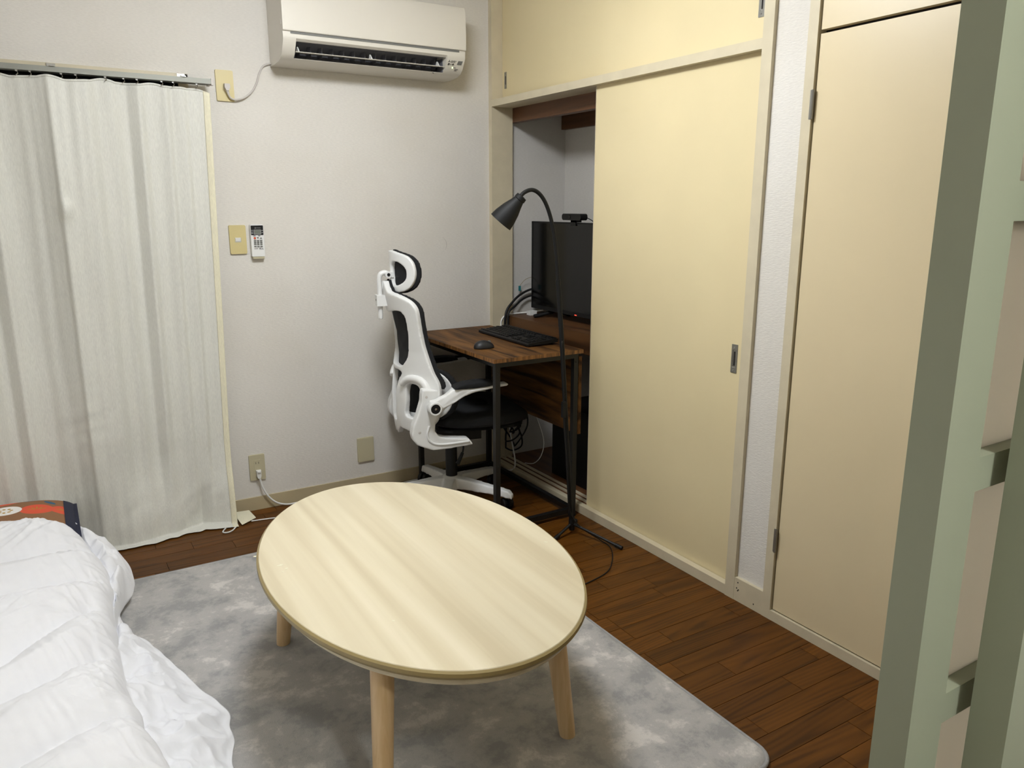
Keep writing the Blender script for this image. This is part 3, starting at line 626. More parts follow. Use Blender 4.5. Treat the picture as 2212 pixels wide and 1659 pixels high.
# ================================================================== desk
DZ = .755
t = thing('desk', 'folding desk with rustic brown wood top and black metal frame', 'desk', (-.24, -.43, 0))
def board(name, x0, x1, y0, y1, z0, z1, parent):
    o = box(name, x0, x1, y0, y1, z0, z1, MT['desk'], parent, bevel=.0012); return o
for xa, xb in ((-.458, -.2855), (-.2845, -.022)):
    bd = board('desktop_board', xa, xb, -.832, -.035, DZ-.016, DZ, t)
    box('edge_strip', xa, xb, -.8332, -.8318, DZ-.0155, DZ-.0005, MT['deskedge'], bd)
box('edge_strip', -.4592, -.4578, -.832, -.035, DZ-.0155, DZ-.0005, MT['deskedge'], t)
S = .022; zt = DZ-.016
for x, y in ((-.432, -.805), (-.046, -.805), (-.432, -.06), (-.046, -.06)):
    box('leg', x-S/2, x+S/2, y-S/2, y+S/2, .006, zt, MT['blackmetal'], t, bevel=.0015)
    box('foot', x-S/2-.001, x+S/2+.001, y-S/2-.001, y+S/2+.001, 0, .008, MT['blackplastic'], t)
for y in (-.805, -.06):
    box('frame_bar', -.421, -.057, y-S/2, y+S/2, zt-.022, zt, MT['blackmetal'], t, bevel=.001)
    box('floor_bar', -.421, -.057, y-S/2, y+S/2, .018, .040, MT['blackmetal'], t, bevel=.001)
box('frame_bar', -.421, -.057, -.066, -.046, .597, .622, MT['blackmetal'], t)
box('frame_bar', -.443, -.421, -.794, -.071, zt-.020, zt, MT['blackmetal'], t); box('frame_bar', -.057, -.035, -.794, -.071, zt-.020, zt, MT['blackmetal'], t)
box('floor_bar', -.057, -.035, -.794, -.071, .018, .040, MT['blackmetal'], t)
for x in (-.432, -.046):
    for z in (.70, .30): lathe('bolt', [(.004, 0), (.003, .002)], axes((x, -.816, z), (1, 0, 0), (0, 0, 1), (0, -1, 0)), MT['blackmetal'], t, n=8)
lf = box('drop_leaf', -.020, -.004, -.80, -.05, .372, .718, MT['desk'], t, bevel=.006)
lf['label'] = 'wooden leaf folded down under the desk'
lathe('hinge_knob', [(.007, 0), (.006, .012)], axes((-.020, -.775, .42), (0, 1, 0), (0, 0, 1), (-1, 0, 0)), MT['blackplastic'], lf, n=12)

# ================================================================== keyboard, mouse
kc = Vector((-.116, -.447, 0)); ka = math.atan2(-.45, .005)     # long side runs along -Y
kc.z = DZ
K = axes(kc, (0, -1, 0), (1, .03, 0), (0, 0, 1)); K = Matrix.Translation(kc) @ Matrix.Rotation(math.radians(-90-1.5), 4, 'Z')
t = thing('keyboard', 'black full-size keyboard lying on the wooden desk', 'keyboard', kc)
bm = bmesh.new(); kp = [(-.077, .004), (-.077, .012), (-.073, .015), (.064, .026), (.076, .026), (.078, .020), (.074, .010)]
aextr(bm, kp, lambda p: K @ Vector((-.228, p[0], p[1])), lambda p: K @ Vector((.228, p[0], p[1]))); kb = fin('keyboard_case', bm, MT['blackplastic'], t, bevel=.0015)
for sx in (-.20, .20):
    bm = bmesh.new(); abox(bm, sx-.015, sx+.015, .055, .062, 0, .024, K); fin('foot', bm, MT['blackplastic'], t)
    bm = bmesh.new(); abox(bm, sx-.010, sx+.010, -.070, -.060, 0, .006, K); fin('foot', bm, MT['blackplastic'], t)
bm = bmesh.new()
def key(bm, x, y, wd, dp=.0165):
    zb = .015+(y+.073)/.137*.011; zt = zb+.006; a, b = wd/2, dp/2
    lo = [bm.verts.new(K @ Vector((x+i*a, y+j*b, zb-.002))) for i, j in ((-1, -1), (1, -1), (1, 1), (-1, 1))]
    hi = [bm.verts.new(K @ Vector((x+i*(a-.0018), y+j*(b-.0018), zt))) for i, j in ((-1, -1), (1, -1), (1, 1), (-1, 1))]
    bm.faces.new(hi)
    for k in range(4): bm.faces.new((lo[k], lo[(k+1) % 4], hi[(k+1) % 4], hi[k]))
for r_ in range(5):
    yy = -.060+r_*.0195
    off = (0, .009, .0045, .002, 0)[r_]
    if r_ == 0:
        for x, wd in ((-.210, .022), (-.187, .020), (-.165, .020), (-.098, .108), (-.032, .020), (-.010, .020), (.014, .024)): key(bm, x, yy, wd)
    else:
        for k in range(13): key(bm, -.208+off+k*.0189, yy, .017)
        key(bm, .032-off*.5, yy, .022)
    for k in range(3):
        if r_ in (3, 4) or r_ == 0 or (r_ == 1 and k == 1): key(bm, .076+k*.0189, yy, .017)
    for k in range(4): key(bm, .150+k*.0189, yy, .017)
for k in range(15): key(bm, -.205+k*.0195+(k > 0)*.008, .048, .016, .013)
for k in range(4): key(bm, .150+k*.0189, .048, .014, .007)
ks = fin('keys', bm, MT['blackplastic'], t); ks['kind'] = 'stuff'
bm = bmesh.new(); abox(bm, -.222, .222, .062, .073, .026, .030, K); fin('top_ridge', bm, MT['blackplastic'], t, bevel=.001)
mc = Vector((-.368, -.590, DZ)); t = thing('mouse', 'small dark grey computer mouse on the desk', 'mouse', mc)
bm = bmesh.new(); bmesh.ops.create_uvsphere(bm, u_segments=28, v_segments=16, radius=1)
for v in bm.verts:
    x, y, z = v.co; z = max(z, -.15); f = 1-.10*x
    v.co = mc+Vector((x*.047, y*.030*(1-.08*math.cos(x*3)), (z+.15)*.030*f*(1-.12*max(0, x))+.001))
fin('mouse_shell', bm, MT['blackfabric'] if 0 else mat('dark_grey_plastic', lin(30, 30, 32), .5), t, smooth=True)
bm = bmesh.new(); atube(bm, [mc+Vector((.026, -.0025, .0265)), mc+Vector((.026, .0025, .0265))], .006, 14, curve=False); fin('scroll_wheel', bm, MT['button'], t, smooth=.6)

# ================================================================== closet shelf, monitor and friends
sh = struct(box('shelf_closet', .090, .456, -1.69, -.0, .700, .795, MT['shelf'], bevel=.002)); 
setp(sh, 'brown wooden shelf built into the closet behind the desk', None)
MX = .222
t = thing('monitor', 'large black flat monitor standing on the closet shelf', 'monitor', (MX+.03, -.41, .795))
bz = .008
box('display_back', MX+.004, MX+.030, -.768, -.048, .833, 1.270, MT['blackplastic'], t, bevel=.003)
box('screen', MX+.0015, MX+.005, -.762, -.055, .850, 1.264, MT['screen'], t)
for (ya, yb, za, zb) in ((-.770, -.046, 1.263, 1.271), (-.770, -.046, .831, .850), (-.055, -.046, .831, 1.271), (-.770, -.761, .831, 1.271)):
    box('bezel', MX, MX+.012, ya, yb, za, zb, MT['blackplastic'], t, bevel=.001)
box('monitor_back_case', MX+.030, MX+.075, -.66, -.16, .87, 1.15, MT['blackplastic'], t, bevel=.01)
box('standby_led', MX-.0008, MX+.001, -.446, -.430, .834, .838, MT['led_red'], t)
bm = bmesh.new(); atube(bm, [(MX+.05, -.20, .84), (MX+.03, -.19, .82), (MX-.06, -.165, .802)], .010, 10); atube(bm, [(MX+.05, -.20, .84), (MX+.08, -.205, .82), (MX+.13, -.21, .802)], .010, 10); fin('stand_foot', bm, MT['blackplastic'], t, smooth=.8)
bm = bmesh.new(); atube(bm, [(MX+.05, -.62, .84), (MX+.03, -.63, .82), (MX-.06, -.645, .802)], .010, 10); atube(bm, [(MX+.05, -.62, .84), (MX+.08, -.62, .82), (MX+.13, -.62, .802)], .010, 10); fin('stand_foot', bm, MT['blackplastic'], t, smooth=.8)
t = thing('webcam', 'black webcam clipped on the top edge of the monitor', 'webcam', (MX+.01, -.41, 1.271))
bm = bmesh.new(); aextr(bm, rrect(.15, .030, .013, 5), lambda p: (MX-.018, -.412+p[0], 1.296+p[1]), lambda p: (MX+.022, -.412+p[0], 1.296+p[1])); fin('camera_body', bm, MT['blackplastic'], t, bevel=.002)
box('camera_clip', MX-.004, MX+.03, -.43, -.39, 1.2715, 1.283, MT['blackplastic'], t); box('clip_tongue', MX-.004, MX-.0005, -.43, -.39, 1.255, 1.283, MT['blackplastic'], t)
lathe('lens', [(.008, 0), (.007, .002), (.004, .001)], axes((MX-.018, -.40, 1.296), (0, 1, 0), (0, 0, 1), (-1, 0, 0)), MT['screen'], t, n=18)
tube('camera_cable', [(MX+.02, -.47, 1.296), (MX+.03, -.492, 1.287), (MX+.045, -.505, 1.272), (MX+.05, -.51, 1.24)], .002, MT['blackplastic'], t)
t = thing('monitor_cables', 'thick black cables drooping from the monitor behind the desk', 'cable', (.08, -.06, .75))
tube('cable', [(MX+.045, -.10, .93), (MX+.015, -.034, .925), (.17, -.026, .90), (.11, -.035, .86), (.075, -.04, .82), (.062, -.045, .76), (.06, -.05, .66), (.058, -.05, .45)], .006, MT['blackplastic'], t)
tube('cable', [(MX+.045, -.10, .90), (MX+.015, -.034, .892), (.18, -.030, .875), (.125, -.045, .845), (.08, -.055, .815), (.072, -.06, .76), (.07, -.065, .66), (.068, -.065, .45)], .0055, MT['blackplastic'], t)
tube('white_cable', [(MX+.04, -.10, .82), (.20, -.045, .806), (.14, -.03, .803), (.085, -.028, .80), (.05, -.032, .775), (.045, -.035, .72), (.045, -.035, .45)], .004, MT['white'], t)
bm = bmesh.new(); abox(bm, .185, .225, -.095, -.060, .796, .818); fin('white_plug', bm, MT['white'], t, bevel=.004)
t = thing('antenna_wire', 'thin wire with a small teal tag hanging from the monitor edge', 'wire', (.2, -.03, .92))
tube('wire', [(MX+.02, -.047, .985), (MX-.005, -.040, .985), (.19, -.03, .972), (.165, -.025, .945)], .0012, MT['gold'], t)
box('tag', .158, .168, -.030, -.022, .918, .944, MT['teal'], t, bevel=.002)
t = thing('computer_tower', 'black box standing in the bottom of the closet with a sticker', 'computer', (.27, -.62, .03))
box('tower_case', .150, .43, -.93, -.36, .030, .402, MT['blackplastic'], t, bevel=.004)
bm = bmesh.new(); aextr(bm, [(.045*math.cos(q), .045*math.sin(q)) for q in (2*math.pi*k/24 for k in range(24))], lambda p: (.1498, -.735+p[0]*.7, .325+p[1]), lambda p: (.149, -.735+p[0]*.7, .325+p[1])); st = fin('sticker', bm, MT['inklight'], t)
bm = bmesh.new(); aextr(bm, [(.0445*math.cos(q), .0445*math.sin(q)) for q in (math.pi+math.pi*k/14 for k in range(15))], lambda p: (.1489, -.735+p[0]*.7, .325+p[1]), lambda p: (.1485, -.735+p[0]*.7, .325+p[1])); fin('sticker_print', bm, MT['bluelabel'], st)
t = thing('cable_tangle', 'tangle of black and white cables below the desk at the wall', 'cable', (.02, -.1, 0))
rq = random.Random(3)
for k in range(5):
    a0 = rq.uniform(0, 6); r0 = .05+.018*k; c0 = Vector((.055+rq.uniform(-.01, .01), -.13+rq.uniform(-.02, .02), .25+rq.uniform(-.03, .05)))
    tube('cable_loop', [c0+Vector((.02*math.sin(3*q+a0), r0*math.cos(q+a0)*.9, r0*1.25*math.sin(q+a0))) for q in (k2*2*math.pi/12 for k2 in range(13))], .004, MT['blackplastic'], t, n=5, sides=8)
tube('white_cable', [(.06, -.04, .45), (.06, -.10, .20), (.03, -.20, .06), (-.01, -.22, .03), (-.015, -.12, .02), (-.01, -.05, .01), (-.1, -.028, .0055), (-.25, -.024, .0055)], .004, MT['white'], t)
tube('white_cable', [(.075, -.30, .36), (.07, -.36, .30), (.072, -.40, .22), (.07, -.38, .14), (.08, -.30, .075), (.09, -.2, .045)], .0022, MT['white'], t)

# ================================================================== floor lamp
t = thing('floor_lamp', 'black gooseneck floor lamp on a tripod in front of the desk', 'lamp', (-.153, -.957, 0))
hub = Vector((-.158, -.960, .045))
tube('pole', [(-.156, -.960, .03), (-.166, -.960, .09), (-.220, -.960, .785), (-.246, -.960, 1.07)], .0095, MT['matteblack'], t, curve=False, sides=14)
tube('gooseneck', [(-.246, -.960, 1.065), (-.2535, -.96, 1.148), (-.266, -.96, 1.235), (-.284, -.96, 1.304), (-.308, -.96, 1.358), (-.336, -.96, 1.391), (-.368, -.96, 1.404), (-.402, -.96, 1.394), (-.425, -.96, 1.372), (-.432, -.96, 1.360)], .0075, MT['matteblack'], t, sides=12)
lathe('hub', [(.011, -.03), (.014, -.02), (.014, .012), (.011, .03)], Matrix.Translation(hub), MT['blackplastic'], t, n=18)
for tip in ((-.082, -1.192), (-.262, -.985), (-.075, -.875)):
    q = Vector((tip[0], tip[1], .008)); lg = tube('tripod_leg', [hub, q], .0062, MT['blackmetal'], t, curve=False)
    dd = (q-hub).normalized(); tube('foot_cap', [q-dd*.025, q+dd*.006], .0082, MT['blackplastic'], lg, curve=False)
tp = Vector((-.430, -.960, 1.362)); bt = tp+Vector((-.052, .036, -.074)); zax = (bt-tp).normalized()
xa = zax.orthogonal().normalized(); Ms = axes(tp, xa, zax.cross(xa), zax)
shp = [(.004, -.012), (.017, -.012), (.021, -.004), (.025, .010), (.035, .038), (.0425, .070), (.0455, .096), (.0440, .096), (.0405, .070), (.033, .040), (.022, .012), (.004, .004)]
lathe('lamp_shade', shp, Ms, MT['matteblack'], t, n=40)
lathe('collar', [(.009, -.026), (.0205, -.024), (.0215, -.010), (.018, -.006)], Ms, MT['matteblack'], t, n=24)
lathe('bulb', [(.004, .02), (.020, .045), (.024, .062), (.018, .078), (.003, .085)], Ms, MT['whiteplastic'], t, n=20)
tube('lamp_cord', [(-.232, -.974, .83), (-.240, -.985, .80), (-.228, -.985, .62), (-.226, -.985, .50), (-.205, -.980, .33), (-.195, -.978, .22), (-.190, -.982, .13), (-.165, -.985, .07), (-.135, -1.02, .03), (-.105, -1.09, .006), (-.115, -1.17, .004), (-.19, -1.27, .004), (-.27, -1.33, .004), (-.40, -1.36, .004)], .0022, MT['blackplastic'], t)
bm = bmesh.new(); abox(bm, -.008, .008, -.007, .007, -.032, .032, Matrix.Translation((-.227, -.985, .555))); sw = fin('cord_switch', bm, MT['blackplastic'], t, bevel=.004)

# ================================================================== office chair
CH = thing('office_chair', 'white office chair with black mesh seat and headrest at the desk', 'chair', (-.42, -.365, 0), math.radians(-11))
WP, BF, BP = MT['whiteplastic'], MT['blackfabric'], MT['blackplastic']
def gback(w_): return interp(w_, [(.35, -.235), (.45, -.247), (.55, -.247), (.65, -.237), (.75, -.237), (.85, -.25), (.95, -.268), (1.0, -.278)])
def bsurf(v, w_, off=0): return Vector((gback(w_)+2.0*v*v+off, v, w_))
def hsurf(v, w_, off=0): return Vector((-.246+4.2*v*v-.15*(w_-1.08)**2+off, v, w_))
def dens(loop, step=.010):
    out = []; n = len(loop)
    for i in range(n):
        a, b = Vector(loop[i]), Vector(loop[(i+1) % n]); k = max(1, int((b-a).length/step))
        for j in range(k): out.append(a+(b-a)*j/k)
    return out
def smoothloop(loop, n=5):
    P = [Vector((p[0], p[1], 0)) for p in loop]; m = len(P); out = []
    for i in range(m):
        p0, p1, p2, p3 = P[i-1], P[i], P[(i+1) % m], P[(i+2) % m]
        for k in range(n):
            t_ = k/n; q = .5*((2*p1)+(p2-p0)*t_+(2*p0-5*p1+4*p2-p3)*t_*t_+(3*p1-p0-3*p2+p3)*t_**3); out.append((q.x, q.y))
    return out
def mirror(half): return half+[(-a, b) for a, b in half[::-1] if abs(a) > 1e-6]
def holed(outer, holes):
    """2D triangulated region refined into a fine grid of triangles"""
    bm = bmesh.new(); E = []
    for lp in [outer]+holes:
        d = dens(lp); vs = [bm.verts.new((p[0], p[1], 0)) for p in d]
        for i in range(len(vs)): E.append(bm.edges.new((vs[i], vs[(i+1) % len(vs)])))
    bmesh.ops.triangle_fill(bm, use_beauty=True, use_dissolve=False, edges=E)
    for _ in range(2):
        le = [e for e in bm.edges if e.calc_length() > .03]
        if le: bmesh.ops.subdivide_edges(bm, edges=le, cuts=1); bmesh.ops.triangulate(bm, faces=bm.faces[:])
    return bm
outer = mirror(smoothloop([(0, .997), (-.06, .994), (-.13, .983), (-.175, .965), (-.194, .940), (-.198, .912), (-.195, .84), (-.200, .765), (-.215, .71), (-.231, .662), (-.247, .632), (-.256, .597), (-.257, .53), (-.245, .46), (-.20, .412), (-.14, .397), (-.06, .402), (0, .404)], 3)[:-3]+[(0, .404)])
up_open = smoothloop(mirror([(0, .903), (-.06, .914), (-.110, .919), (-.132, .908), (-.139, .888), (-.138, .845), (-.136, .81), (-.120, .728), (-.097, .694), (-.07, .676), (0, .672)]), 3)
slot = smoothloop(mirror([(0, .652), (-.05, .653), (-.078, .645), (-.055, .615), (-.040, .57), (-.034, .48), (-.030, .435), (0, .425)]), 3)
side_open = smoothloop([(-.120, .600), (-.165, .607), (-.182, .590), (-.186, .545), (-.170, .475), (-.150, .460), (-.110, .470), (-.117, .53)], 3)
bm = holed(outer, [up_open, slot, side_open, [(-a, b) for a, b in side_open]])
for v in bm.verts: v.co = bsurf(v.co.x, v.co.y)
bf = organic('back_frame', bm, .0045, 5, WP, CH, True, solid=.026)
# raised arc joining the lower opening to the armrest bracket
for s in (1, -1):
    bm = bmesh.new(); arc = [(-.095, .600), (-.120, .622), (-.150, .634), (-.190, .632), (-.214, .612), (-.226, .575)]
    atube(bm, [bsurf(s*a, b, -.016) for a, b in arc], lambda q: .017, 10)
    organic('frame_arc', bm, .005, 3, WP, bf, True)
# black mesh panel in front of the frame with a dark rim
half = [p for p in outer if p[1] > .60 and p[0] <= 0]
rim = mirror([(0, 1.003)]+[(a*1.0-.005, b+.003) for a, b in half[1:]]+[(-.255, .60), (0, .60)])
bm = holed(rim, [])
for v in bm.verts: v.co = bsurf(v.co.x, v.co.y, .017)
organic('mesh_back', bm, .005, 2, BF, CH, True, solid=.012)
# lumbar support
lum = mirror([(0, .668), (-.10, .672), (-.17, .668), (-.205, .645), (-.222, .60), (-.222, .54), (-.205, .48), (-.16, .445), (-.08, .43), (0, .428)])
lo_ = lambda v, w_: -.20+3.1*v*v-.9*(w_-.55)**2
lum_o = smoothloop(lum, 3); lum_i = [(a*.80, .55+(b-.55)*.72) for a, b in lum_o]
bm = holed(lum_o, [lum_i])
for v in bm.verts: v.co = Vector((lo_(v.co.x, v.co.y), v.co.x, v.co.y))
lb = organic('lumbar_frame', bm, .005, 3, WP, CH, True, solid=.018)
bm = holed(lum_o, [])
for v in bm.verts: v.co = Vector((lo_(v.co.x, v.co.y)+.020, v.co.x*1.03, .55+(v.co.y-.55)*1.03))
organic('lumbar_cushion', bm, .006, 2, BF, CH, True, solid=.024)
# headrest
ho = smoothloop(mirror([(0, 1.164), (-.05, 1.158), (-.098, 1.146), (-.121, 1.124), (-.130, 1.095), (-.131, 1.062), (-.124, 1.032), (-.106, 1.006), (-.07, .990), (0, .986)]), 3)
hi_ = smoothloop([(-.028, 1.116), (-.064, 1.117), (-.093, 1.098), (-.102, 1.070), (-.093, 1.040), (-.060, 1.020), (-.026, 1.020), (-.014, 1.036), (-.012, 1.095)], 3)
bm = holed(ho, [hi_, [(-a, b) for a, b in hi_]])
for v in bm.verts: v.co = hsurf(v.co.x, v.co.y)
hf = organic('headrest_frame', bm, .004, 4, WP, CH, True, solid=.020)
bm = holed([(a*1.03, 1.075+(b-1.075)*1.035) for a, b in ho], [])
for v in bm.verts: v.co = hsurf(v.co.x, v.co.y, .017)
organic('headrest_cushion', bm, .005, 3, BF, CH, True, solid=.014)
bm = bmesh.new(); atube(bm, [(-.262, 0, 1.064), (-.280, 0, 1.070), (-.298, 0, 1.062), (-.303, 0, 1.035), (-.303, 0, .96), (-.303, 0, .872)], .011, 8)
for v in bm.verts: v.co.y *= 1.25
organic('headrest_post', bm, .004, 2, WP, CH, True)
bm = bmesh.new(); atube(bm, [(-.266, -.022, 1.062), (-.266, .022, 1.062)], .014, 18, curve=False); abox(bm, -.266, -.244, -.018, .018, 1.050, 1.073); fin('headrest_pivot', bm, WP, CH, True, smooth=.7)
for s in (-1, 1): lathe('pivot_screw', [(.007, 0), (.007, .002), (.003, .001)], axes((-.266, s*.022, 1.062), (1, 0, 0), (0, 0, s), (0, s, 0)), BP, CH, True, n=14)
bm = bmesh.new(); abox(bm, -.320, -.272, -.024, .024, .930, .976); cl = fin('height_clamp', bm, WP, CH, True, bevel=.004)
lathe('clamp_hole', [(.005, 0), (.004, .001)], axes((-.3201, 0, .955), (0, 1, 0), (0, 0, 1), (-1, 0, 0)), MT['button'], CH, True, n=12)
# armrest brackets, arms and pads
br = [(-.187, .606), (-.124, .599), (-.12, .571), (-.128, .484), (-.139, .467), (-.14, .422), (-.123, .399), (-.091, .389), (-.02, .380), (.007, .377), (.017, .364), (.027, .348), (-.02, .345), (-.067, .342), (-.152, .341), (-.187, .356), (-.218, .370), (-.236, .393), (-.24, .415), (-.234, .452), (-.214, .496), (-.195, .556), (-.193, .591)]
arm = [(-.168, .562), (-.144, .566), (-.099, .586), (-.071, .608), (-.026, .608), (.015, .607), (.109, .615), (.159, .618), (.173, .615), (.163, .607), (.109, .602), (.015, .589), (-.026, .576), (-.058, .558), (-.086, .540), (-.107, .525), (-.118, .512), (-.146, .502), (-.168, .51), (-.176, .534)]
pad = [(-.075, .607), (-.064, .618), (-.036, .629), (.01, .635), (.056, .636), (.105, .630), (.117, .622), (.117, .615), (.035, .607)]
for s in (-1, 1):
    bm = bmesh.new(); aextr(bm, br, lambda p: (p[0], s*.208, p[1]), lambda p: (p[0], s*.262, p[1]))
    rb = organic('arm_bracket', bm, .0045, 5, WP, CH, True)
    gr = [(-.165, .45), (-.175, .415), (-.165, .385), (-.13, .366), (-.06, .363), (.010, .366)]
    bm = bmesh.new(); atube(bm, [(a, s*.262, b) for a, b in gr], .005, 8); fin('bracket_ridge', bm, WP, rb, True, smooth=True)
    bpos = [o for o in [rb]]
    for a, b in ((-.175, .575), (-.207, .425)): lathe('screw_hole', [(.006, 0), (.0045, .0015)], axes((a, s*.2615, b), (1, 0, 0), (0, 0, s), (0, s, 0)), MT['greycable'], CH, True, n=14)
    bm = bmesh.new(); aextr(bm, arm, lambda p: (p[0], s*(.268 if p[0] < -.06 else .262), p[1]), lambda p: (p[0], s*(.300 if p[0] < -.06 else .314), p[1]))
    organic('armrest', bm, .0045, 4, WP, CH, True)
    bm = bmesh.new(); aextr(bm, pad, lambda p: (p[0], s*.250, p[1]), lambda p: (p[0], s*.318, p[1]))
    organic('arm_pad', bm, .006, 6, BF, CH, True)
    lathe('pivot_boss', [(.020, -.06), (.027, -.05), (.0285, -.004), (.026, 0), (.0205, 0), (.0205, -.006)], axes((-.148, s*.308, .532), (1, 0, 0), (0, 0, s), (0, s, 0)), WP, CH, True, n=30)
    lathe('pivot_cap', [(.0203, -.008), (.0203, -.002), (.006, -.003)], axes((-.148, s*.308, .532), (1, 0, 0), (0, 0, s), (0, s, 0)), BP, CH, True, n=30)
    lathe('pivot_bolt', [(.0055, -.003), (.005, .001), (.002, .0015)], axes((-.148, s*.308, .532), (1, 0, 0), (0, 0, s), (0, s, 0)), MT['chrome'], CH, True, n=16)
# seat
bm = bmesh.new(); bmesh.ops.create_uvsphere(bm, u_segments=64, v_segments=32, radius=1)
for v in bm.verts:
    x, y, z = v.co; e = lambda q, p: math.copysign(abs(q)**p, q)
    R2 = math.hypot(x, y) or 1; a = math.atan2(y, x); sq = (abs(math.cos(a))**2.6+abs(math.sin(a))**2.6)**(-1/2.6)
    X = math.cos(a)*sq*R2**.55*.245; Y = math.sin(a)*sq*R2**.55*.238; Z = e(z, .55)*.040
    if X > .15: Z -= (X-.15)**2*3.2
    v.co = Vector((X+.105, Y, Z+.435-.012*(1-abs(Y)/.24)*(z > 0)))
fin('seat', bm, BF, CH, True, smooth=True)
bm = bmesh.new(); aextr(bm, rrect(.40, .40, .08, 6), lambda p: (p[0]+.10, p[1], .388), lambda p: (p[0]*.96+.10, p[1]*.96, .400)); fin('seat_pan', bm, BP, CH, True)
bm = bmesh.new(); abox(bm, -.09, .12, -.085, .085, .315, .39); fin('tilt_mechanism', bm, BP, CH, True, bevel=.01)
lathe('gas_lift', [(.027, .10), (.027, .290), (.024, .297), (.016, .299), (.016, .33)], Matrix.Identity(4), BP, CH, True, n=28)
bm = bmesh.new(); atube(bm, [(.02, -.08, .335), (.014, -.15, .312), (.006, -.165, .285)], .004, 8); lv = fin('height_lever', bm, BP, CH, True, smooth=.8)
bm = bmesh.new(); atube(bm, [(.006, -.165, .285), (-.010, -.170, .255), (-.020, -.172, .238)], lambda q: .007+.004*q, 8)
fin('lever_paddle', bm, BP, CH, True, smooth=.8)
# five-star base with casters
BA = 0
bm = bmesh.new(); alathe(bm, [(.040, .070), (.050, .075), (.044, .118), (.034, .128)], Matrix.Identity(4), 28)
ANG = [math.radians(a) for a in (-43, 29, 101, 173, 245)]
for a in ANG:
    d = Vector((math.cos(a), math.sin(a), 0)); n_ = Vector((-d.y, d.x, 0)); P = []
    for r_, zc, hw, hh in ((.015, .096, .036, .026), (.08, .095, .031, .024), (.17, .088, .025, .019), (.25, .080, .023, .017), (.290, .074, .022, .016), (.308, .064, .016, .010)):
        P.append([bm.verts.new(d*r_+n_*(hw*i)+Vector((0, 0, zc+hh*j))) for i, j in ((-1, -1), (1, -1), (.75, 1), (-.75, 1))])
    for A_, B_ in zip(P, P[1:]):
        for k in range(4): bm.faces.new((A_[k], A_[(k+1) % 4], B_[(k+1) % 4], B_[k]))
    bm.faces.new(P[0][::-1]); bm.faces.new(P[-1])
organic('star_base', bm, .005, 4, WP, CH, True)
for i, a in enumerate(ANG):
    c = Vector((math.cos(a)*.285, math.sin(a)*.285, 0)); ca = a+(.9, 2.2, .4, 1.4, 2.8)[i]; ax = Vector((math.cos(ca), math.sin(ca), 0)); fwd = Vector((-ax.y, ax.x, 0))
    ce = thing_c = bpy.data.objects.new('caster', None); ce.empty_display_size = .02; COL.objects.link(ce); ce.parent = CH; ce.location = c
    for s in (-1, 1):
        lathe('wheel', [(.010, -.009), (.024, -.009), (.0265, -.004), (.0265, .006), (.022, .010), (.008, .010)], axes(fwd*.012+Vector((0, 0, .0265))+ax*s*.015, fwd, (0, 0, s), ax*s), BP, ce, 'own', n=24)
    bm = bmesh.new(); abox(bm, -.022, .016, -.006, .006, .022, .056, axes((0, 0, 0), fwd, ax, (0, 0, 1))); fin('caster_fork', bm, BP, ce, 'own', bevel=.003)
    if i == 4: ce.location.z = .0185

# ================================================================== bed
t = thing('mattress', 'low white mattress under the duvet beside the curtain', 'mattress', (-2.36, -1.25, 0))
box('mattress_core', XL+.01, -1.93, -2.36, -.22, .018, .15, MT['sheet'], t, bevel=.03)
# pillow
def pillowmat():
    M = bpy.data.materials.new('flower_print'); M.use_nodes = True; N = M.node_tree.nodes; L = M.node_tree.links
    B = N['Principled BSDF']; B.inputs['Roughness'].default_value = .85
    g = N.new('ShaderNodeNewGeometry'); cur = None
    base = N.new('ShaderNodeRGB'); base.outputs[0].default_value = lin(138, 98, 66); cur = base.outputs[0]
    def blob(x, y, rx, ry, rot, col):
        nonlocal cur
        mp = N.new('ShaderNodeMapping'); mp.vector_type = 'TEXTURE'; mp.inputs['Location'].default_value = (x, y, 0); mp.inputs['Rotation'].default_value = (0, 0, rot); mp.inputs['Scale'].default_value = (rx, ry, 1e6)
        L.new(g.outputs['Position'], mp.inputs['Vector']); ln = N.new('ShaderNodeVectorMath'); ln.operation = 'LENGTH'; L.new(mp.outputs['Vector'], ln.inputs[0])
        lt = N.new('ShaderNodeMath'); lt.operation = 'LESS_THAN'; lt.inputs[1].default_value = 1; L.new(ln.outputs['Value'], lt.inputs[0])
        mx = N.new('ShaderNodeMix'); mx.data_type = 'RGBA'; L.new(lt.outputs[0], mx.inputs[0]); L.new(cur, mx.inputs[6]); mx.inputs[7].default_value = col; cur = mx.outputs[2]
    red, wht, gold, blue, nav = lin(214, 84, 56), lin(234, 230, 226), lin(176, 136, 42), lin(44, 92, 122), lin(28, 34, 58)
    for x, y, r_ in ((-2.165, -.185, .060), (-2.055, -.325, .052), (-1.97, -.33, .045), (-2.30, -.30, .07), (-2.42, -.18, .07), (-2.55, -.33, .07)):
        blob(x, y, r_, r_*.95, 0, red)
        for k in range(5): blob(x+.022*math.cos(k*.5-1.0+1.57), y-.01+.022*math.sin(k*.5-1.0+1.57), .0022, .014, k*.5-1.0, gold)
    for x, y, r_ in ((-2.150, -.310, .050), (-2.055, -.160, .020), (-2.45, -.38, .05)):
        blob(x, y, r_, r_*.9, 0, wht)
        if r_ > .04:
            for k in range(7): blob(x+.018*math.cos(k*.9), y+.018*math.sin(k*.9), .006, .005, k, gold)
    for x, y, a in ((-2.070, -.205, .3), (-2.015, -.255, -.9), (-2.33, -.2, .5)): blob(x, y, .026, .010, a, blue)
    L.new(cur, B.inputs['Base Color']); return M
MT['pillow'] = pillowmat(); MT['navy'] = mat('navy_trim', lin(30, 34, 56), .8)
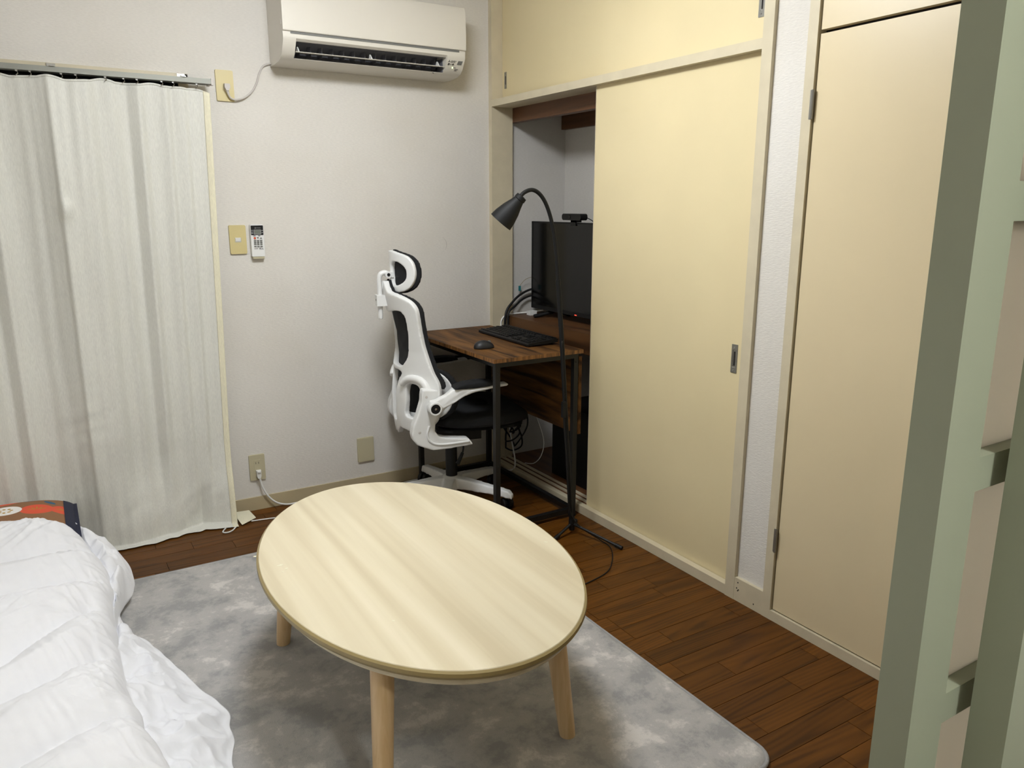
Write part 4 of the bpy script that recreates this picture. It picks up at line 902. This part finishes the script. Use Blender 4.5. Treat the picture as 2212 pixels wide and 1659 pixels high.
t = thing('pillow', 'pillow with orange and white flower print half under the duvet', 'pillow', (-2.27, -.32, .15))
def pil(bm, ux0, ux1, scale=1):
    NX, NY = 60, 32; G = []
    for sgn in (1, -1):
        g_ = []
        for i in range(NX+1):
            r_ = []
            for j in range(NY+1):
                a = ux0+(ux1-ux0)*i/NX; b = -1+2*j/NY; th_ = max(.02, (1-a**4))**.5*max(.02, (1-b**4))**.5
                r_.append(bm.verts.new((-2.27+a*.33, -.335+b*.185*(1-.04*abs(a)), .155+.018+sgn*th_*.070*scale+(.055 if sgn > 0 else .055)*(1) )))
            g_.append(r_)
        for p_, q_ in zip(g_, g_[1:]):
            for k in range(NY): bm.faces.new((p_[k], p_[k+1], q_[k+1], q_[k]) if sgn < 0 else (p_[k], q_[k], q_[k+1], p_[k+1]))
    bmesh.ops.remove_doubles(bm, verts=bm.verts[:], dist=.0006)
bm = bmesh.new(); pil(bm, -1, .92); fin('pillow_cushion', bm, MT['pillow'], t, smooth=True)
bm = bmesh.new(); pil(bm, .90, 1.03, 1.05); fin('pillow_trim', bm, MT['navy'], t, smooth=.6)
# duvet
ROWS = [(-.40, (-1.965, -.415, .230), (-1.930, -.400, .20)), (-.46, (-1.930, -.47, .225), (-1.858, -.435, .17)), (-.54, (-1.895, -.57, .215), (-1.808, -.51, .11)), (-.66, (-1.872, -.69, .21), (-1.790, -.60, .07)), (-.78, (-1.868, -.80, .21), (-1.805, -.68, .055)), (-.92, (-1.878, -.95, .21), (-1.848, -.79, .055)),
        (-1.06, (-1.884, -1.08, .21), (-1.850, -.88, .055)), (-1.25, (-1.885, -1.25, .215), (-1.775, -1.09, .045)), (-1.45, (-1.882, -1.45, .22), (-1.700, -1.34, .035)), (-1.6, (-1.872, -1.6, .22), (-1.655, -1.49, .03)), (-1.75, (-1.842, -1.75, .22), (-1.685, -1.68, .03)), (-1.95, (-1.825, -1.92, .215), (-1.715, -1.95, .03)), (-2.2, (-1.85, -2.2, .20), (-1.74, -2.25, .03)), (-2.38, (-1.90, -2.38, .12), (-1.80, -2.40, .03))]
def rowat(u):
    f = u*(len(ROWS)-1); i = min(int(f), len(ROWS)-2); q = f-i
    def cm(get):
        p = [get(ROWS[max(0, min(len(ROWS)-1, i+k))]) for k in (-1, 0, 1, 2)]
        return .5*((2*p[1])+(p[2]-p[0])*q+(2*p[0]-5*p[1]+4*p[2]-p[3])*q*q+(3*p[1]-p[0]-3*p[2]+p[3])*q**3)
    return cm(lambda r: r[0]), Vector([cm(lambda r: r[1][k]) for k in range(3)]), Vector([cm(lambda r: r[2][k]) for k in range(3)])
CREASES = [[(-1.86, -.60), (-2.05, -.64), (-2.85, -.70)], [(-1.86, -.84), (-2.05, -.90), (-2.5, -1.02), (-2.85, -1.06)], [(-1.94, -1.06), (-2.14, -1.30), (-2.5, -1.58), (-2.85, -1.7)],
           [(-1.86, -1.27), (-1.95, -1.36), (-2.2, -1.55), (-2.32, -1.62)], [(-1.84, -1.60), (-2.05, -1.72), (-2.5, -1.93)], [(-1.80, -1.86), (-2.1, -2.02), (-2.6, -2.15)]]
def seg_dist(x, y, pl):
    best = 9
    for (ax_, ay_), (bx_, by_) in zip(pl, pl[1:]):
        dx, dy = bx_-ax_, by_-ay_; q = max(0, min(1, ((x-ax_)*dx+(y-ay_)*dy)/(dx*dx+dy*dy)))
        best = min(best, math.hypot(x-ax_-q*dx, y-ay_-q*dy))
    return max(0, best+.012*mnoise.noise(Vector((x*7, y*7, 1))))
def ridged(p): return 1-abs(mnoise.noise(p))*2
def duvet_pt(u, c):
    """c 0..1 body, 1..2 flange, 2..2.15 tuck"""
    yL, C_, F_ = rowat(u)
    if c <= 1:
        x = XL+.02+(C_.x-XL-.02)*(1-(1-c)**1.25); y = yL+(C_.y-yL)*c; d = C_.x-x
        e = 1-math.exp(-d/.055)
        z = C_.z-.065+.135*e**.7
        # puffs separated by stitched creases
        dm = min(seg_dist(x, y, pl) for pl in CREASES)
        z += (.062*(1-math.exp(-(dm/.075)**1.25))-.045)*min(1, d/.06)
        z -= .010*math.exp(-(dm/.014)**2)*min(1, d/.03)
        z += .012*mnoise.noise(Vector((x*3.2, y*5.5, 1.3)))*min(1, d/.05)
        A_ = x*.80+y*.60; B_ = y*.80-x*.60            # wrinkles run along A
        wv = Vector((A_*4.5+mnoise.noise(Vector((x*5, y*5, 0)))*.9, B_*20, 4.1)); amp = max(0, .35+mnoise.noise(Vector((x*3.3, y*3.3, 7)))*1.3)
        z += .020*amp*max(0, ridged(wv)-.40)
        wv = Vector((A_*9, B_*44, 8.1)); z += .0070*amp*(ridged(wv)-.5)
        wv = Vector((x*40+y*14, y*9, 5.5)); z += .0045*(ridged(wv)-.5)*max(0, math.exp(-(d-.10)**2/.008)+.25)
        wv = Vector((x*9, y*30, 2.5)); z += .010*(ridged(wv)-.5)*math.exp(-d/.10)
        sh = .030*mnoise.noise(Vector((y*11, 0, 3)))*math.exp(-d/.06)
        z -= .030*max(0, 1-u/.09)
        return Vector((x+sh*.5, y, z))
    if c <= 2:
        q = c-1; far = max(0, min(1, 1-(u-.30)/.14)); val = C_.z-.10-.02*math.sin(u*60)
        st = C_+Vector((.004, 0, 0)); x = st.x+(F_.x-st.x)*q; y = st.y+(F_.y-st.y)*q
        zs = max(F_.z, val)
        conc = F_.z+(zs-F_.z)*(1-q)**1.6; conv = F_.z+(zs+.03-F_.z)*(1-q*q)
        z = conc*(1-far)+conv*far
        z += .032*math.sin(math.pi*min(1, q*1.1))*(.5+.8*mnoise.noise(Vector((u*17, q*2.2, 2))))*(1-.3*far)
        z += .034*(max(0, ridged(Vector((x*10+y*4, y*13-x*7, 3.3)))-.35))*math.sin(math.pi*q)
        z += .009*ridged(Vector((x*26, y*24, 9)))*min(1, 3*(1-q))
        x += .012*mnoise.noise(Vector((y*14, q*2, 5)))*q
        return Vector((x, y, max(z, .024)))
    q = (c-2)/.15; base = duvet_pt(u, 2); return Vector((base.x-.030*q**1.5, base.y, max(.0195, base.z*(1-q)+.0195*q)))
bm = bmesh.new(); NU, cs = 400, [1-(1-k/190)**1.3 for k in range(191)]+[1+k/80 for k in range(1, 81)]+[2+.15*k/6 for k in range(1, 7)]
G = [[bm.verts.new(duvet_pt(i/NU, c)) for c in cs] for i in range(NU+1)]
# close the far end downwards
far_ = [bm.verts.new(v.co+Vector((0, .012, -.030))) for v in G[0]]; far2 = [bm.verts.new((v.co.x, v.co.y-.01, max(.02, v.co.z-.10))) for v in G[0]]
G = [far2, far_]+G
for a, b in zip(G, G[1:]):
    for k in range(len(cs)-1): bm.faces.new((a[k], a[k+1], b[k+1], b[k]))
setp(fin('duvet', bm, MT['duvet'], smooth=True), 'crumpled white puffy duvet spread over the low mattress', 'duvet')
